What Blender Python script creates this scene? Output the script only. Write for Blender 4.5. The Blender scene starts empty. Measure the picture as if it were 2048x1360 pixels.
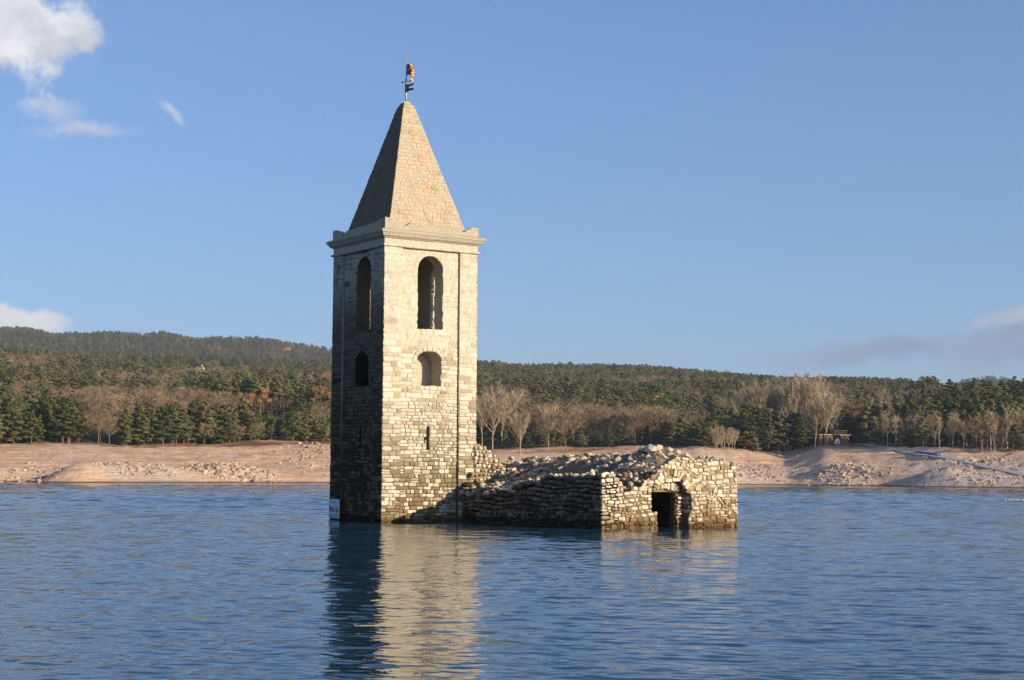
import bpy, bmesh, math, random
import numpy as np
from math import sin, cos, pi, radians, atan2, sqrt, exp
from mathutils import Vector, Matrix, noise as mn

# ------------------------------------------------------------------ camera, sky, sun, exposure
scene = bpy.context.scene
COL = scene.collection
FPX, EYE, PITCH, ROLL = 3298.8, 2.23, 0.0817, 0.0075
FW = Vector((0, cos(PITCH), sin(PITCH)))
_up = Vector((0, -sin(PITCH), cos(PITCH)))
RT = Vector((1, 0, 0)) * cos(ROLL) + _up * sin(ROLL)
UP = -Vector((1, 0, 0)) * sin(ROLL) + _up * cos(ROLL)
cam_data = bpy.data.cameras.new('camera')
cam = bpy.data.objects.new('camera', cam_data)
COL.objects.link(cam)
cam_data.sensor_width = 36.0
cam_data.lens = 36.0 * FPX / 2048.0
cam_data.clip_start = 0.5
cam_data.clip_end = 20000
cam.matrix_world = Matrix.Translation((0, 0, EYE)) @ Matrix((RT, UP, -FW)).transposed().to_4x4()
scene.camera = cam

SUN_AZ, SUN_EL = radians(61.0), radians(14.5)      # azimuth to the right of straight behind the camera
TO_SUN = Vector((sin(SUN_AZ) * cos(SUN_EL), -cos(SUN_AZ) * cos(SUN_EL), sin(SUN_EL)))
sun_data = bpy.data.lights.new('sun', 'SUN')
sun_data.energy = 4.7
sun_data.color = (1.0, 0.85, 0.645)
sun_data.angle = radians(0.53)
sun = bpy.data.objects.new('sun', sun_data)
COL.objects.link(sun)
sun.rotation_euler = TO_SUN.to_track_quat('Z', 'Y').to_euler()

scene.view_settings.view_transform = 'Standard'
scene.view_settings.look = 'None'
scene.view_settings.gamma = 1.0
scene.view_settings.exposure = 0.60
scene.view_settings.use_curve_mapping = False
scene.render.engine = 'CYCLES'
scene.cycles.use_denoising = True
scene.cycles.max_bounces = 5
scene.cycles.diffuse_bounces = 3
scene.cycles.glossy_bounces = 3
scene.cycles.volume_bounces = 0


def ray(px, py):
    return FW + RT * ((px - 1024) / FPX) + UP * ((680 - py) / FPX)


def at(px, py, y):
    d = ray(px, py)
    return Vector((0, 0, EYE)) + d * (y / d.y)


def on_plane(px, py, o, n):
    d = ray(px, py)
    e = Vector((0, 0, EYE))
    return e + d * ((o - e).dot(n) / d.dot(n))


# ---- node helpers
class NT:
    def __init__(self, tree):
        self.t = tree
        self.n = tree.nodes
        self.l = tree.links

    def node(self, kind, **kw):
        nd = self.n.new(kind)
        for k, v in kw.items():
            setattr(nd, k, v)
        return nd

    def put(self, sock, v):
        if hasattr(v, 'is_linked') or hasattr(v, 'links'):
            self.l.new(v, sock)
        else:
            sock.default_value = v

    def math(self, op, a, b=0.0, c=None, clamp=False):
        nd = self.node('ShaderNodeMath', operation=op, use_clamp=clamp)
        self.put(nd.inputs[0], a)
        self.put(nd.inputs[1], b)
        if c is not None:
            self.put(nd.inputs[2], c)
        return nd.outputs[0]

    def vmath(self, op, a, b=(0, 0, 0)):
        nd = self.node('ShaderNodeVectorMath', operation=op)
        self.put(nd.inputs[0], a)
        self.put(nd.inputs[1], b)
        return nd.outputs['Value'] if op in ('DOT_PRODUCT', 'LENGTH', 'DISTANCE') else nd.outputs[0]

    def mix(self, f, a, b, blend='MIX'):
        nd = self.node('ShaderNodeMix', data_type='RGBA', blend_type=blend)
        self.put(nd.inputs[0], f)
        for s, v in ((nd.inputs[6], a), (nd.inputs[7], b)):
            self.put(s, v if not isinstance(v, tuple) or len(v) == 4 else (*v, 1.0))
        return nd.outputs[2]

    def noise(self, vec, scale, detail=3.0, rough=0.55, dist=0.0):
        nd = self.node('ShaderNodeTexNoise')
        if vec is not None:
            self.put(nd.inputs['Vector'], vec)
        nd.inputs['Scale'].default_value = scale
        nd.inputs['Detail'].default_value = detail
        nd.inputs['Roughness'].default_value = rough
        nd.inputs['Distortion'].default_value = dist
        return nd.outputs['Fac']

    def ramp(self, f, stops, interp='LINEAR'):
        nd = self.node('ShaderNodeValToRGB')
        nd.color_ramp.interpolation = interp
        el = nd.color_ramp.elements
        while len(el) < len(stops):
            el.new(0.5)
        for e, (p, c) in zip(el, stops):
            e.position = p
            e.color = (*c, 1.0) if len(c) == 3 else c
        self.put(nd.inputs[0], f)
        return nd.outputs[0]

    def step(self, v, lo, hi):
        nd = self.node('ShaderNodeMapRange', interpolation_type='SMOOTHSTEP')
        self.put(nd.inputs[0], v)
        nd.inputs[1].default_value = lo
        nd.inputs[2].default_value = hi
        return nd.outputs[0]

    def bump(self, h, strength, dist):
        nd = self.node('ShaderNodeBump')
        nd.inputs['Strength'].default_value = strength
        nd.inputs['Distance'].default_value = dist
        self.put(nd.inputs['Height'], h)
        return nd.outputs[0]


def material(name):
    m = bpy.data.materials.new(name)
    m.use_nodes = True
    t = NT(m.node_tree)
    b = m.node_tree.nodes['Principled BSDF']
    b.inputs['Roughness'].default_value = 0.9
    b.inputs['Specular IOR Level'].default_value = 0.2
    return m, t, b


# ---- the sky
world = bpy.data.worlds.new('World')
scene.world = world
world.use_nodes = True
w = NT(world.node_tree)
bg = world.node_tree.nodes['Background']
out = world.node_tree.nodes['World Output']
sky = w.node('ShaderNodeTexSky', sky_type='NISHITA', sun_disc=False)
sky.sun_elevation = SUN_EL
sky.sun_rotation = pi - SUN_AZ
sky.altitude = 450
sky.air_density = 1.0
sky.dust_density = 1.5
sky.ozone_density = 6.0
gm = w.node('ShaderNodeGamma')
w.put(gm.inputs['Color'], sky.outputs[0])
gm.inputs['Gamma'].default_value = .70
w.put(bg.inputs['Color'], w.mix(1.0, gm.outputs[0], (1.25, 1.26, 1.45), 'MULTIPLY'))
bg.inputs['Strength'].default_value = 0.12
tc = w.node('ShaderNodeTexCoord')
dirv = tc.outputs['Generated']


def cloud(px, py, rx, ry, tilt, hard, nscale, seed, k=1.0):
    """A cloud standing in one direction of the sky: rx, ry are its half sizes in radians."""
    d = ray(px, py).normalized()
    ux = Vector((d.y, -d.x, 0)).normalized()
    uy = ux.cross(d)
    a = ux * cos(tilt) + uy * sin(tilt)
    b = uy * cos(tilt) - ux * sin(tilt)
    v = w.vmath('SUBTRACT', dirv, tuple(d))
    warp = w.node('ShaderNodeTexNoise')
    w.put(warp.inputs['Vector'], w.vmath('ADD', dirv, (seed, seed * .3, 0)))
    warp.inputs['Scale'].default_value = nscale
    warp.inputs['Detail'].default_value = 7
    warp.inputs['Roughness'].default_value = 0.62
    wv = w.vmath('SUBTRACT', warp.outputs['Color'], (.5, .5, .5))
    sc = w.node('ShaderNodeVectorMath', operation='SCALE')
    w.put(sc.inputs[0], wv)
    sc.inputs['Scale'].default_value = k * min(rx, ry)
    v = w.vmath('ADD', v, sc.outputs[0])
    x = w.math('DIVIDE', w.vmath('DOT_PRODUCT', v, tuple(a)), rx)
    y = w.math('DIVIDE', w.vmath('DOT_PRODUCT', v, tuple(b)), ry)
    r = w.math('SQRT', w.math('ADD', w.math('MULTIPLY', x, x), w.math('MULTIPLY', y, y)))
    f = w.math('GREATER_THAN', w.vmath('DOT_PRODUCT', dirv, tuple(d)), 0.5)
    return w.math('MULTIPLY', w.step(r, 1.0, 1.0 - hard), f), y, warp.outputs['Fac']


def px(v):
    return v / FPX


CLOUDS = [
    # px, py, half width, half height, tilt, softness, noise scale, seed, warp, opacity, bright, dark
    (45, 50, px(165), px(112), -.2, .5, 30, 3.1, 2.4, .98, (.86, .86, .88), (.60, .62, .67)),
    (-190, 20, px(230), px(150), 0, .5, 22, 8.4, 1.8, .98, (.86, .86, .88), (.60, .62, .67)),
    (105, 225, px(75), px(34), .1, .95, 40, 5.2, 3.4, .62, (.62, .66, .75), (.5, .56, .68)),
    (165, 262, px(130), px(22), .06, .95, 40, 6.7, 3.6, .66, (.62, .64, .72), (.5, .56, .68)),
    (345, 226, px(48), px(14), -.72, .95, 60, 1.3, 2.8, .7, (.62, .66, .75), (.55, .6, .7)),
    (20, 646, px(130), px(52), -.08, .42, 34, 2.2, 2.2, .95, (.74, .74, .76), (.60, .64, .70)),
    (-200, 640, px(200), px(60), 0, .6, 30, 2.9, 1.6, .8, (.74, .74, .76), (.60, .64, .70)),
    (2090, 690, px(230), px(70), .10, .7, 24, 7.7, 1.8, .95, (.25, .325, .46), (.185, .26, .40)),
    (1760, 705, px(330), px(36), .05, .9, 26, 9.9, 2.6, .9, (.27, .35, .48), (.21, .29, .43)),
    (2030, 632, px(130), px(24), .25, .8, 30, 4.4, 2.6, .75, (.52, .52, .57), (.34, .39, .51)),
]
shader = bg.outputs[0]
for (cx, cy, rx, ry, tilt, hard, ns, seed, k, op, bright, dark) in CLOUDS:
    f, y, nf = cloud(cx, cy, rx, ry, tilt, hard, ns, seed, k)
    tone = w.step(w.math('ADD', w.math('MULTIPLY', y, .30), w.math('MULTIPLY', w.math('SUBTRACT', nf, .5), 2.4)), -.45, .35)
    b2 = w.node('ShaderNodeBackground')
    w.put(b2.inputs['Color'], w.mix(tone, dark, bright))
    b2.inputs['Strength'].default_value = .68
    mx = w.node('ShaderNodeMixShader')
    w.put(mx.inputs[0], w.math('MULTIPLY', f, op))
    w.l.new(shader, mx.inputs[1])
    w.l.new(b2.outputs[0], mx.inputs[2])
    shader = mx.outputs[0]
w.l.new(shader, out.inputs['Surface'])

# ------------------------------------------------------------------ object helpers
rng = random.Random(11)
nrng = np.random.default_rng(5)


def tag(o, label=None, cat=None, group=None, kind=None):
    for k, v in (('label', label), ('category', cat), ('group', group), ('kind', kind)):
        if v:
            o[k] = v
    return o


def mesh_data(name, verts, faces, mats=(), smooth=False):
    me = bpy.data.meshes.new(name)
    me.from_pydata([tuple(v) for v in verts], [], faces)
    for m in mats:
        me.materials.append(m)
    if smooth:
        me.polygons.foreach_set('use_smooth', [True] * len(me.polygons))
    me.update()
    return me


def link(name, data, parent=None):
    o = bpy.data.objects.new(name, data)
    COL.objects.link(o)
    if parent is not None:
        o.parent = parent
        o.matrix_parent_inverse = WM.get(parent.name, Matrix()).inverted()
    return o


WM = {}      # world matrices of parents, known before the depsgraph is


def empty(name, loc, rz=0.0):
    o = bpy.data.objects.new(name, None)
    o.empty_display_size = .3
    COL.objects.link(o)
    o.location = loc
    o.rotation_euler = (0, 0, rz)
    WM[o.name] = Matrix.Translation(loc) @ Matrix.Rotation(rz, 4, 'Z')
    return o


def smoothnoise(p, s=1.0):
    return mn.noise(Vector(p) * s)


class MB:
    """Collects boxes, bars and prisms and links them as one mesh."""

    def __init__(self):
        self.v, self.f, self.mi = [], [], []

    def add(self, verts, faces, mi=0):
        k = len(self.v)
        self.v += [tuple(x) for x in verts]
        self.f += [tuple(i + k for i in f) for f in faces]
        self.mi += [mi] * len(faces)

    def box(self, c, ax, ay, az, mi=0):
        c, ax, ay, az = Vector(c), Vector(ax), Vector(ay), Vector(az)
        vs = [c + ax * i + ay * j + az * k for i in (-.5, .5) for j in (-.5, .5) for k in (-.5, .5)]
        self.add(vs, [(0, 1, 3, 2), (4, 6, 7, 5), (0, 4, 5, 1), (2, 3, 7, 6), (0, 2, 6, 4), (1, 5, 7, 3)], mi)

    def bar(self, p, q, r0, r1=None, n=6, mi=0, cap=True):
        p, q = Vector(p), Vector(q)
        r1 = r0 if r1 is None else r1
        d = (q - p).normalized()
        a = d.orthogonal().normalized()
        b = d.cross(a)
        vs = []
        for c, r in ((p, r0), (q, r1)):
            for i in range(n):
                t = 2 * pi * i / n
                vs.append(c + (a * cos(t) + b * sin(t)) * r)
        fs = [(i, (i + 1) % n, n + (i + 1) % n, n + i) for i in range(n)]
        if cap:
            fs += [tuple(range(n))[::-1], tuple(range(n, 2 * n))]
        self.add(vs, fs, mi)

    def prism(self, poly, dvec, mi=0):
        """poly: list of points in a plane, extruded along dvec."""
        n = len(poly)
        d = Vector(dvec)
        vs = [Vector(p) for p in poly] + [Vector(p) + d for p in poly]
        self.add(vs, [tuple(range(n))[::-1], tuple(range(n, 2 * n))] + [(i, (i + 1) % n, n + (i + 1) % n, n + i) for i in range(n)], mi)

    def data(self, name, mats, smooth=False):
        me = mesh_data(name, self.v, self.f, mats, smooth)
        if len(mats) > 1:
            me.polygons.foreach_set('material_index', self.mi)
        return me

    def build(self, name, mats, parent=None, smooth=False):
        return link(name, self.data(name, mats if isinstance(mats, (list, tuple)) else [mats], smooth), parent)


# ------------------------------------------------------------------ materials
def plain(name, col, rough=.8, spec=.2, metal=0.0, var=.0, scale=3.0):
    m, t, b = material(name)
    if var:
        g = t.node('ShaderNodeNewGeometry')
        n = t.noise(g.outputs['Position'], scale, 4)
        k = t.step(n, .3, .7)
        c = t.mix(k, tuple(x * (1 - var) for x in col), tuple(min(1, x * (1 + var)) for x in col))
        t.put(b.inputs['Base Color'], c)
    else:
        b.inputs['Base Color'].default_value = (*col, 1)
    b.inputs['Roughness'].default_value = rough
    b.inputs['Specular IOR Level'].default_value = spec
    b.inputs['Metallic'].default_value = metal
    return m


def stone_material(name, stops, moss_hi, moss_amount, moss_col, plaster_z=None, wet=True, k=1.0):
    m, t, b = material(name)
    g = t.node('ShaderNodeNewGeometry')
    oi = t.node('ShaderNodeObjectInfo')
    pos = g.outputs['Position']
    sep = t.node('ShaderNodeSeparateXYZ')
    t.put(sep.inputs[0], pos)
    z = sep.outputs['Z']
    rnd = t.math('FRACT', t.math('ADD', g.outputs['Random Per Island'], t.math('MULTIPLY', oi.outputs['Random'], 7.31)))
    col = t.ramp(rnd, stops)
    if plaster_z:
        f = t.step(z, plaster_z - 2.4, plaster_z + .6)
        n0 = t.noise(pos, 1.1, 6, .65)
        f = t.math('MULTIPLY', f, t.step(n0, .18, .55))
        col = t.mix(f, col, t.ramp(t.noise(pos, 2.2, 7, .7), [(.25, (.34, .295, .215)), (.42, (.51, .455, .35)), (.6, (.63, .575, .465)), (.75, (.56, .505, .40))]))
    # grain
    n1 = t.noise(pos, 9, 6, .7)
    col = t.mix(t.step(n1, .28, .72), t.mix(1.0, col, (.72, .70, .66), 'MULTIPLY'), col)
    # blotches of moss and damp on the low courses
    n2 = t.noise(pos, .75, 5, .62)
    n3 = t.noise(pos, 5.5, 3, .6)
    low = t.math('SUBTRACT', 1.0, t.step(z, moss_hi * .25, moss_hi))
    th = t.math('ADD', t.math('ADD', t.math('MULTIPLY', n2, .72), t.math('MULTIPLY', n3, .28)), t.math('MULTIPLY', t.math('SUBTRACT', t.math('FRACT', t.math('MULTIPLY', rnd, 13.7)), .5), .42))
    moss = t.math('MULTIPLY', t.math('MULTIPLY', t.step(th, .66 - .18 * moss_amount, .72 - .18 * moss_amount), low), .85)
    col = t.mix(moss, col, moss_col)
    if wet:
        wl = t.math('ADD', z, t.math('MULTIPLY', n1, -.25))
        col = t.mix(t.math('SUBTRACT', 1.0, t.step(wl, .06, .34)), col, t.mix(1.0, col, (.34, .28, .18), 'MULTIPLY'))
    if k != 1.0:
        col = t.mix(1.0, col, (k, k, k), 'MULTIPLY')
    t.put(b.inputs['Base Color'], col)
    b.inputs['Roughness'].default_value = .95
    b.inputs['Specular IOR Level'].default_value = .12
    t.put(b.inputs['Normal'], t.bump(t.math('ADD', t.noise(pos, 16, 5, .65), t.math('MULTIPLY', t.noise(pos, 4, 3), .8)), .55, .03))
    return m


M = {}
CREAM = [(0, (.38, .31, .21)), (.10, (.47, .40, .285)), (.22, (.55, .485, .365)), (.42, (.61, .55, .43)), (.62, (.65, .59, .475)), (.82, (.58, .52, .40)), (.93, (.45, .38, .27)), (1, (.33, .26, .17))]
M['stone'] = stone_material('pale limestone', CREAM, 5.6, 1.0, (.14, .092, .036), plaster_z=9.2)
M['stone_shaded'] = stone_material('mossy shade-darkened limestone', [(p, (q[0] * .33, q[1] * .30, q[2] * .25)) for p, q in CREAM], 8.5, 1.2, (.035, .029, .018), plaster_z=11.5, k=.85)  # limestone pre-darkened with the unlit face's shade, besides its moss
M['rubble_shaded'] = stone_material('shade-darkened rubble', [(0, (.12, .09, .06)), (.3, (.20, .165, .12)), (.7, (.27, .225, .165)), (1, (.12, .09, .06))], 2.2, .8, (.05, .04, .025))  # rubble with shade put into its colour, for the nave's unlit side wall
M['coping'] = stone_material('weathered cornice stone', [(0, (.40, .35, .26)), (1, (.50, .44, .34))], .01, 0, (.1, .1, .1), plaster_z=None, wet=False)
M['rubble'] = stone_material('rubble limestone', [(0, (.36, .28, .18)), (.16, (.50, .41, .28)), (.4, (.63, .545, .41)), (.66, (.67, .59, .46)), (.8, (.52, .42, .29)), (.89, (.36, .25, .15)), (1, (.22, .13, .075))], 1.3, .9, (.19, .125, .06))


def mortar_material(name, low, high, zlo, zhi):
    m, t, b = material(name)
    g = t.node('ShaderNodeNewGeometry')
    pos = g.outputs['Position']
    sep = t.node('ShaderNodeSeparateXYZ')
    t.put(sep.inputs[0], pos)
    n = t.noise(pos, 1.2, 6, .65)
    f = t.step(t.math('ADD', sep.outputs['Z'], t.math('MULTIPLY', t.math('SUBTRACT', n, .5), 5.0)), zlo, zhi)
    fine = t.noise(pos, 12, 5, .7)
    c = t.mix(f, low, high)
    c = t.mix(t.step(fine, .3, .7), t.mix(1.0, c, (.65, .63, .6), 'MULTIPLY'), c)
    t.put(b.inputs['Base Color'], c)
    t.put(b.inputs['Normal'], t.bump(fine, .8, .05))
    b.inputs['Roughness'].default_value = 1.0
    return m


M['mortar'] = mortar_material('lime mortar', (.15, .10, .048), (.56, .50, .385), 1.2, 7.5)
M['mortar_shaded'] = mortar_material('shade-darkened mortar', (.028, .021, .012), (.17, .14, .10), 6.5, 10.5)  # mortar darkened in colour to carry the shade of unlit walls
M['earth'] = mortar_material('grey earth and lime', (.16, .125, .09), (.21, .17, .125), 1.0, 3.0)
M['rubble_mortar'] = mortar_material('crumbling mortar', (.17, .115, .06), (.33, .25, .15), 0.2, 2.0)
M['vane'] = plain('black iron', (.012, .012, .013), .6, .3)
M['pole'] = plain('galvanised steel', (.42, .36, .28), .45, .5, .4)
M['blue'] = plain('flag blue', (.03, .10, .36), .8)
M['yellow'] = plain('flag yellow', (.72, .50, .06), .8)
M['red'] = plain('flag red', (.55, .06, .03), .8)
M['white'] = plain('flag white', (.8, .8, .8), .8)
M['sign'] = plain('sign white', (.62, .64, .70), .5, .4)
M['sign_red'] = plain('sign red', (.5, .03, .05), .5)
M['sign_black'] = plain('sign black', (.02, .02, .03), .5)
M['sign_yellow'] = plain('sign yellow', (.6, .5, .12), .5)
M['sign_blue'] = plain('sign lettering blue', (.10, .16, .32), .5)


def tile_material(name='stone roof tile', k=1.0):
    m, t, b = material(name)
    g = t.node('ShaderNodeNewGeometry')
    oi = t.node('ShaderNodeObjectInfo')
    pos = g.outputs['Position']
    rnd = t.math('FRACT', t.math('ADD', g.outputs['Random Per Island'], t.math('MULTIPLY', oi.outputs['Random'], 7.31)))
    col = t.ramp(rnd, [(0, (.36, .27, .165)), (.2, (.47, .365, .235)), (.5, (.52, .415, .28)), (.78, (.48, .38, .26)), (.90, (.50, .345, .21)), (.96, (.52, .30, .165)), (1, (.55, .27, .135))])
    n = t.noise(pos, .9, 6, .65)
    col = t.mix(t.math('MULTIPLY', t.step(n, .33, .56), .82), col, (.475, .40, .285))
    n2 = t.noise(pos, 1.7, 5, .7)
    col = t.mix(t.math('MULTIPLY', t.step(n2, .52, .72), .55), col, (.17, .145, .10))
    n1 = t.noise(pos, 14, 5, .7)
    col = t.mix(t.step(n1, .3, .7), t.mix(1.0, col, (.75, .73, .7), 'MULTIPLY'), col)
    if k != 1.0:
        col = t.mix(1.0, col, (k, k * .95, k * .9), 'MULTIPLY')
    t.put(b.inputs['Base Color'], col)
    t.put(b.inputs['Normal'], t.bump(n1, .5, .03))
    return m


M['tile'] = tile_material()
M['tile_shaded'] = tile_material('shade-darkened roof tile', .42)  # darker copy of the tile, shade of the spire's left slope painted in


def foliage(name, stops, trans=0.0):
    m, t, b = material(name)
    g = t.node('ShaderNodeNewGeometry')
    oi = t.node('ShaderNodeObjectInfo')
    c = t.ramp(oi.outputs['Random'], stops)
    n = t.math('ADD', t.math('MULTIPLY', g.outputs['Random Per Island'], .55), .72)
    vm = t.node('ShaderNodeVectorMath', operation='SCALE')
    t.put(vm.inputs[0], c)
    t.put(vm.inputs['Scale'], n)
    t.put(b.inputs['Base Color'], vm.outputs[0])
    b.inputs['Roughness'].default_value = .85
    b.inputs['Specular IOR Level'].default_value = .08
    return m


M['needles'] = foliage('pine needles', [(0, (.048, .056, .022)), (.25, (.080, .086, .030)), (.5, (.112, .113, .040)), (.75, (.146, .136, .050)), (.9, (.17, .148, .064)), (1, (.086, .078, .040))])
M['twigs'] = foliage('bare twigs', [(0, (.22, .155, .088)), (.35, (.30, .22, .128)), (.7, (.36, .27, .165)), (1, (.27, .18, .108))])
M['pale_twigs'] = foliage('pale bare twigs', [(0, (.38, .295, .18)), (.5, (.47, .37, .24)), (1, (.36, .265, .165))])
M['oak_leaves'] = foliage('dry oak leaves', [(0, (.24, .125, .045)), (.5, (.29, .165, .07)), (1, (.20, .11, .045))])
M['bark'] = plain('pine bark', (.17, .115, .075), .95, .1, 0, .4, 6)
M['pale_bark'] = plain('pale bark', (.34, .27, .19), .95, .1, 0, .35, 6)
M['brick_wall'] = plain('orange rendered brick', (.31, .145, .08), .9, .1, 0, .2, 2)
M['house_wall'] = plain('pale house render', (.55, .44, .33), .9, .1, 0, .12, 1)
M['house_pink'] = plain('pink house render', (.50, .32, .23), .9, .1, 0, .12, 1)
M['roof_tile'] = plain('red clay roof', (.26, .12, .07), .9, .1, 0, .3, 2)
M['dark_window'] = plain('dark window', (.03, .03, .035), .3, .5)
M['white_paint'] = plain('white paint', (.75, .76, .77), .6, .3)
M['yellow_board'] = plain('yellow fascia board', (.58, .44, .17), .7, .2)
M['pylon'] = plain('pylon steel', (.20, .21, .22), .6, .4)
M['float_blue'] = plain('bright blue plastic', (.03, .085, .40), .5, .3)
M['concrete'] = plain('concrete', (.42, .37, .31), .95, .1, 0, .2, .8)
M['buoy'] = plain('white buoy', (.85, .85, .85), .4, .4)
M['dead_wood'] = plain('dead grey wood', (.33, .27, .20), .95, .1, 0, .3, 4)
M['shrub_twigs'] = M['pale_twigs']

# ------------------------------------------------------------------ the lie of the land
HOR = lambda u: 950.08 + .0075 * (u - 1024)


def zy(u, py, y):
    return EYE + (HOR(u) - py) / FPX * y


# bearing column, shore distance, (tree line distance, row), (near hill), (far hill)
LAND = [
    (-1200, 280, (400, 888), (1300, 708), (3300, 668)),
    (0, 318, (430, 893), (1350, 718), (3300, 684)),
    (170, 330, (450, 893), (1400, 724), (3300, 694)),
    (330, 347, (470, 891), (1500, 733), (3300, 692)),
    (500, 370, (490, 886), (1600, 740), (3300, 701)),
    (650, 385, (500, 885), (1700, 742), (3300, 718)),
    (800, 400, (510, 896), (1750, 738), (3300, 724)),
    (960, 415, (520, 906), (1800, 737), (3300, 745)),
    (1200, 450, (540, 896), (1850, 748), (3300, 760)),
    (1400, 440, (530, 893), (1850, 755), (3300, 768)),
    (1500, 455, (545, 902), (1850, 760), (3300, 768)),
    (1570, 458, (560, 905), (1850, 763), (3300, 757)),
    (1650, 445, (532, 893), (1800, 768), (3300, 772)),
    (1760, 430, (520, 894), (1750, 778), (3300, 782)),
    (1900, 408, (495, 900), (780, 800), (3300, 768)),
    (2048, 393, (475, 907), (720, 796), (3300, 780)),
    (3300, 330, (430, 905), (690, 780), (3300, 775)),
]
LU = np.array([r[0] for r in LAND], float)
LS = np.array([r[1] for r in LAND], float)
LT = np.array([r[2][0] for r in LAND], float)
LTZ = np.array([zy(r[0], r[2][1], r[2][0]) for r in LAND])
LN = np.array([r[3][0] for r in LAND], float)
LNZ = np.array([zy(r[0], r[3][1], r[3][0]) for r in LAND])
FAR_ROWS = [(-1200, 640), (0, 655), (60, 657), (105, 665), (140, 661), (180, 660), (215, 656), (250, 661), (290, 665), (320, 659), (345, 664), (390, 674), (430, 671), (480, 673), (515, 672), (560, 679), (600, 684), (640, 690), (660, 693), (800, 712), (960, 735), (1200, 750), (1400, 756), (1500, 757), (1560, 748), (1595, 739), (1630, 748), (1700, 760), (1760, 768), (1880, 765), (1930, 752), (1970, 748), (2010, 753), (2060, 764), (3300, 765)]
LFU, LFR = np.array([q[0] for q in FAR_ROWS], float), np.array([q[1] for q in FAR_ROWS], float)
shore = lambda u: float(np.interp(u, LU, LS))
treeline = lambda u: float(np.interp(u, LU, LT))

BUMPS = [  # column, distance, height, half width (m) across, half width along
    (290, 356, 2.3, 15, 13), (430, 382, 1.7, 7, 9), (500, 384, 1.3, 6, 8), (160, 338, 3.3, 7, 13),
    (70, 335, -1.6, 8, 22), (1440, 470, 1.8, 12, 14), (1600, 490, -.2, 7, 32),
    (1770, 436, -1.2, 7, 9), (1868, 424, 2.4, 7, 9), (1990, 412, .8, 12, 12), (820, 430, 2, 20, 10),
]


def land_z(u, y):
    s, tl, tz = np.interp(u, LU, LS), np.interp(u, LU, LT), np.interp(u, LU, LTZ)
    ny, nz, fz = np.interp(u, LU, LN), np.interp(u, LU, LNZ), zy(u, float(np.interp(u, LFU, LFR)) + 27, 3300)
    x = (u - 1024) / FPX * y
    if y < s:
        z = -(s - y) * .09
    elif y < tl:
        z = tz * ((y - s) / (tl - s)) ** .9
    elif y < ny:
        k = (y - tl) / (ny - tl)
        z = tz + (nz - tz) * k
    elif y < 3300:
        k = (y - ny) / (3300 - ny)
        k = k * k * (3 - 2 * k) if fz > nz else k
        z = nz + (fz - nz) * k - (46 * sin(pi * min(1, k * 1.15)) if k < .87 else 0)
    else:
        z = fz - (y - 3300) * .08
    amp = min(1.0, max(0, (y - tl) / 250))
    hill = mn.fractal(Vector((x * .006, y * .004, 1.7)), 1.0, 2.0, 4) * 6 * amp
    if y > 2200:
        hill += mn.fractal(Vector((x * .0022, y * .002, 5.1)), 1.0, 2.0, 3) * 5 * min(1, (y - 2200) / 700)
    z += hill
    if y < tl + 60:
        for bu, by, bh, bx, bl in BUMPS:
            dx, dy = x - (bu - 1024) / FPX * by, y - by
            e = (dx / bx) ** 2 + (dy / bl) ** 2
            if e < 9:
                z += bh * exp(-e)
        k = min(1, max(0, (y - s + 4) / 12)) * min(1, max(0, (tl + 60 - y) / 40))
        z += k * (.9 * mn.fractal(Vector((x * .05, y * .06, 2.2)), 1.0, 2.0, 4) + .35 * mn.fractal(Vector((x * .22, y * .25, 7.2)), .9, 2.0, 4))
        if z > 0.1:      # old water marks cut the slope into low steps
            st = .8
            q = z / st
            fr = q - math.floor(q)
            z = st * (math.floor(q) + (fr * fr * fr * (6 * fr * fr - 15 * fr + 10) * .8 + fr * .2))
    return float(z)


ys = list(np.arange(290, 640, 3.0)) + list(np.arange(640, 1000, 12.0)) + list(np.arange(1000, 2000, 25.0)) + list(np.arange(2000, 3301, 50.0)) + [3600, 4200, 5200]
us = list(np.arange(-900, -40, 60.0)) + list(np.arange(-40, 2100, 8.0)) + list(np.arange(2100, 3001, 60.0))
NU, NY = len(us), len(ys)
Z = np.zeros((NU, NY))
for i, u in enumerate(us):
    for j, y in enumerate(ys):
        Z[i, j] = land_z(u, y)
US, YS = np.array(us), np.array(ys)


def ground(u, y):
    i = int(np.clip(np.searchsorted(US, u) - 1, 0, NU - 2))
    j = int(np.clip(np.searchsorted(YS, y) - 1, 0, NY - 2))
    a = (u - US[i]) / (US[i + 1] - US[i])
    b = (y - YS[j]) / (YS[j + 1] - YS[j])
    return float((Z[i, j] * (1 - a) + Z[i + 1, j] * a) * (1 - b) + (Z[i, j + 1] * (1 - a) + Z[i + 1, j + 1] * a) * b)


def spot(u, y, dz=0.0):
    return Vector(((u - 1024) / FPX * y, y, ground(u, y) + dz))


def row_of(u, y):
    return HOR(u) - (ground(u, y) - EYE) / y * FPX


def find_y(u, row, lo, hi):
    """The distance along a bearing where the ground shows at that height."""
    y = lo
    while y < hi and row_of(u, y) > row:
        y += 6
    return y


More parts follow.
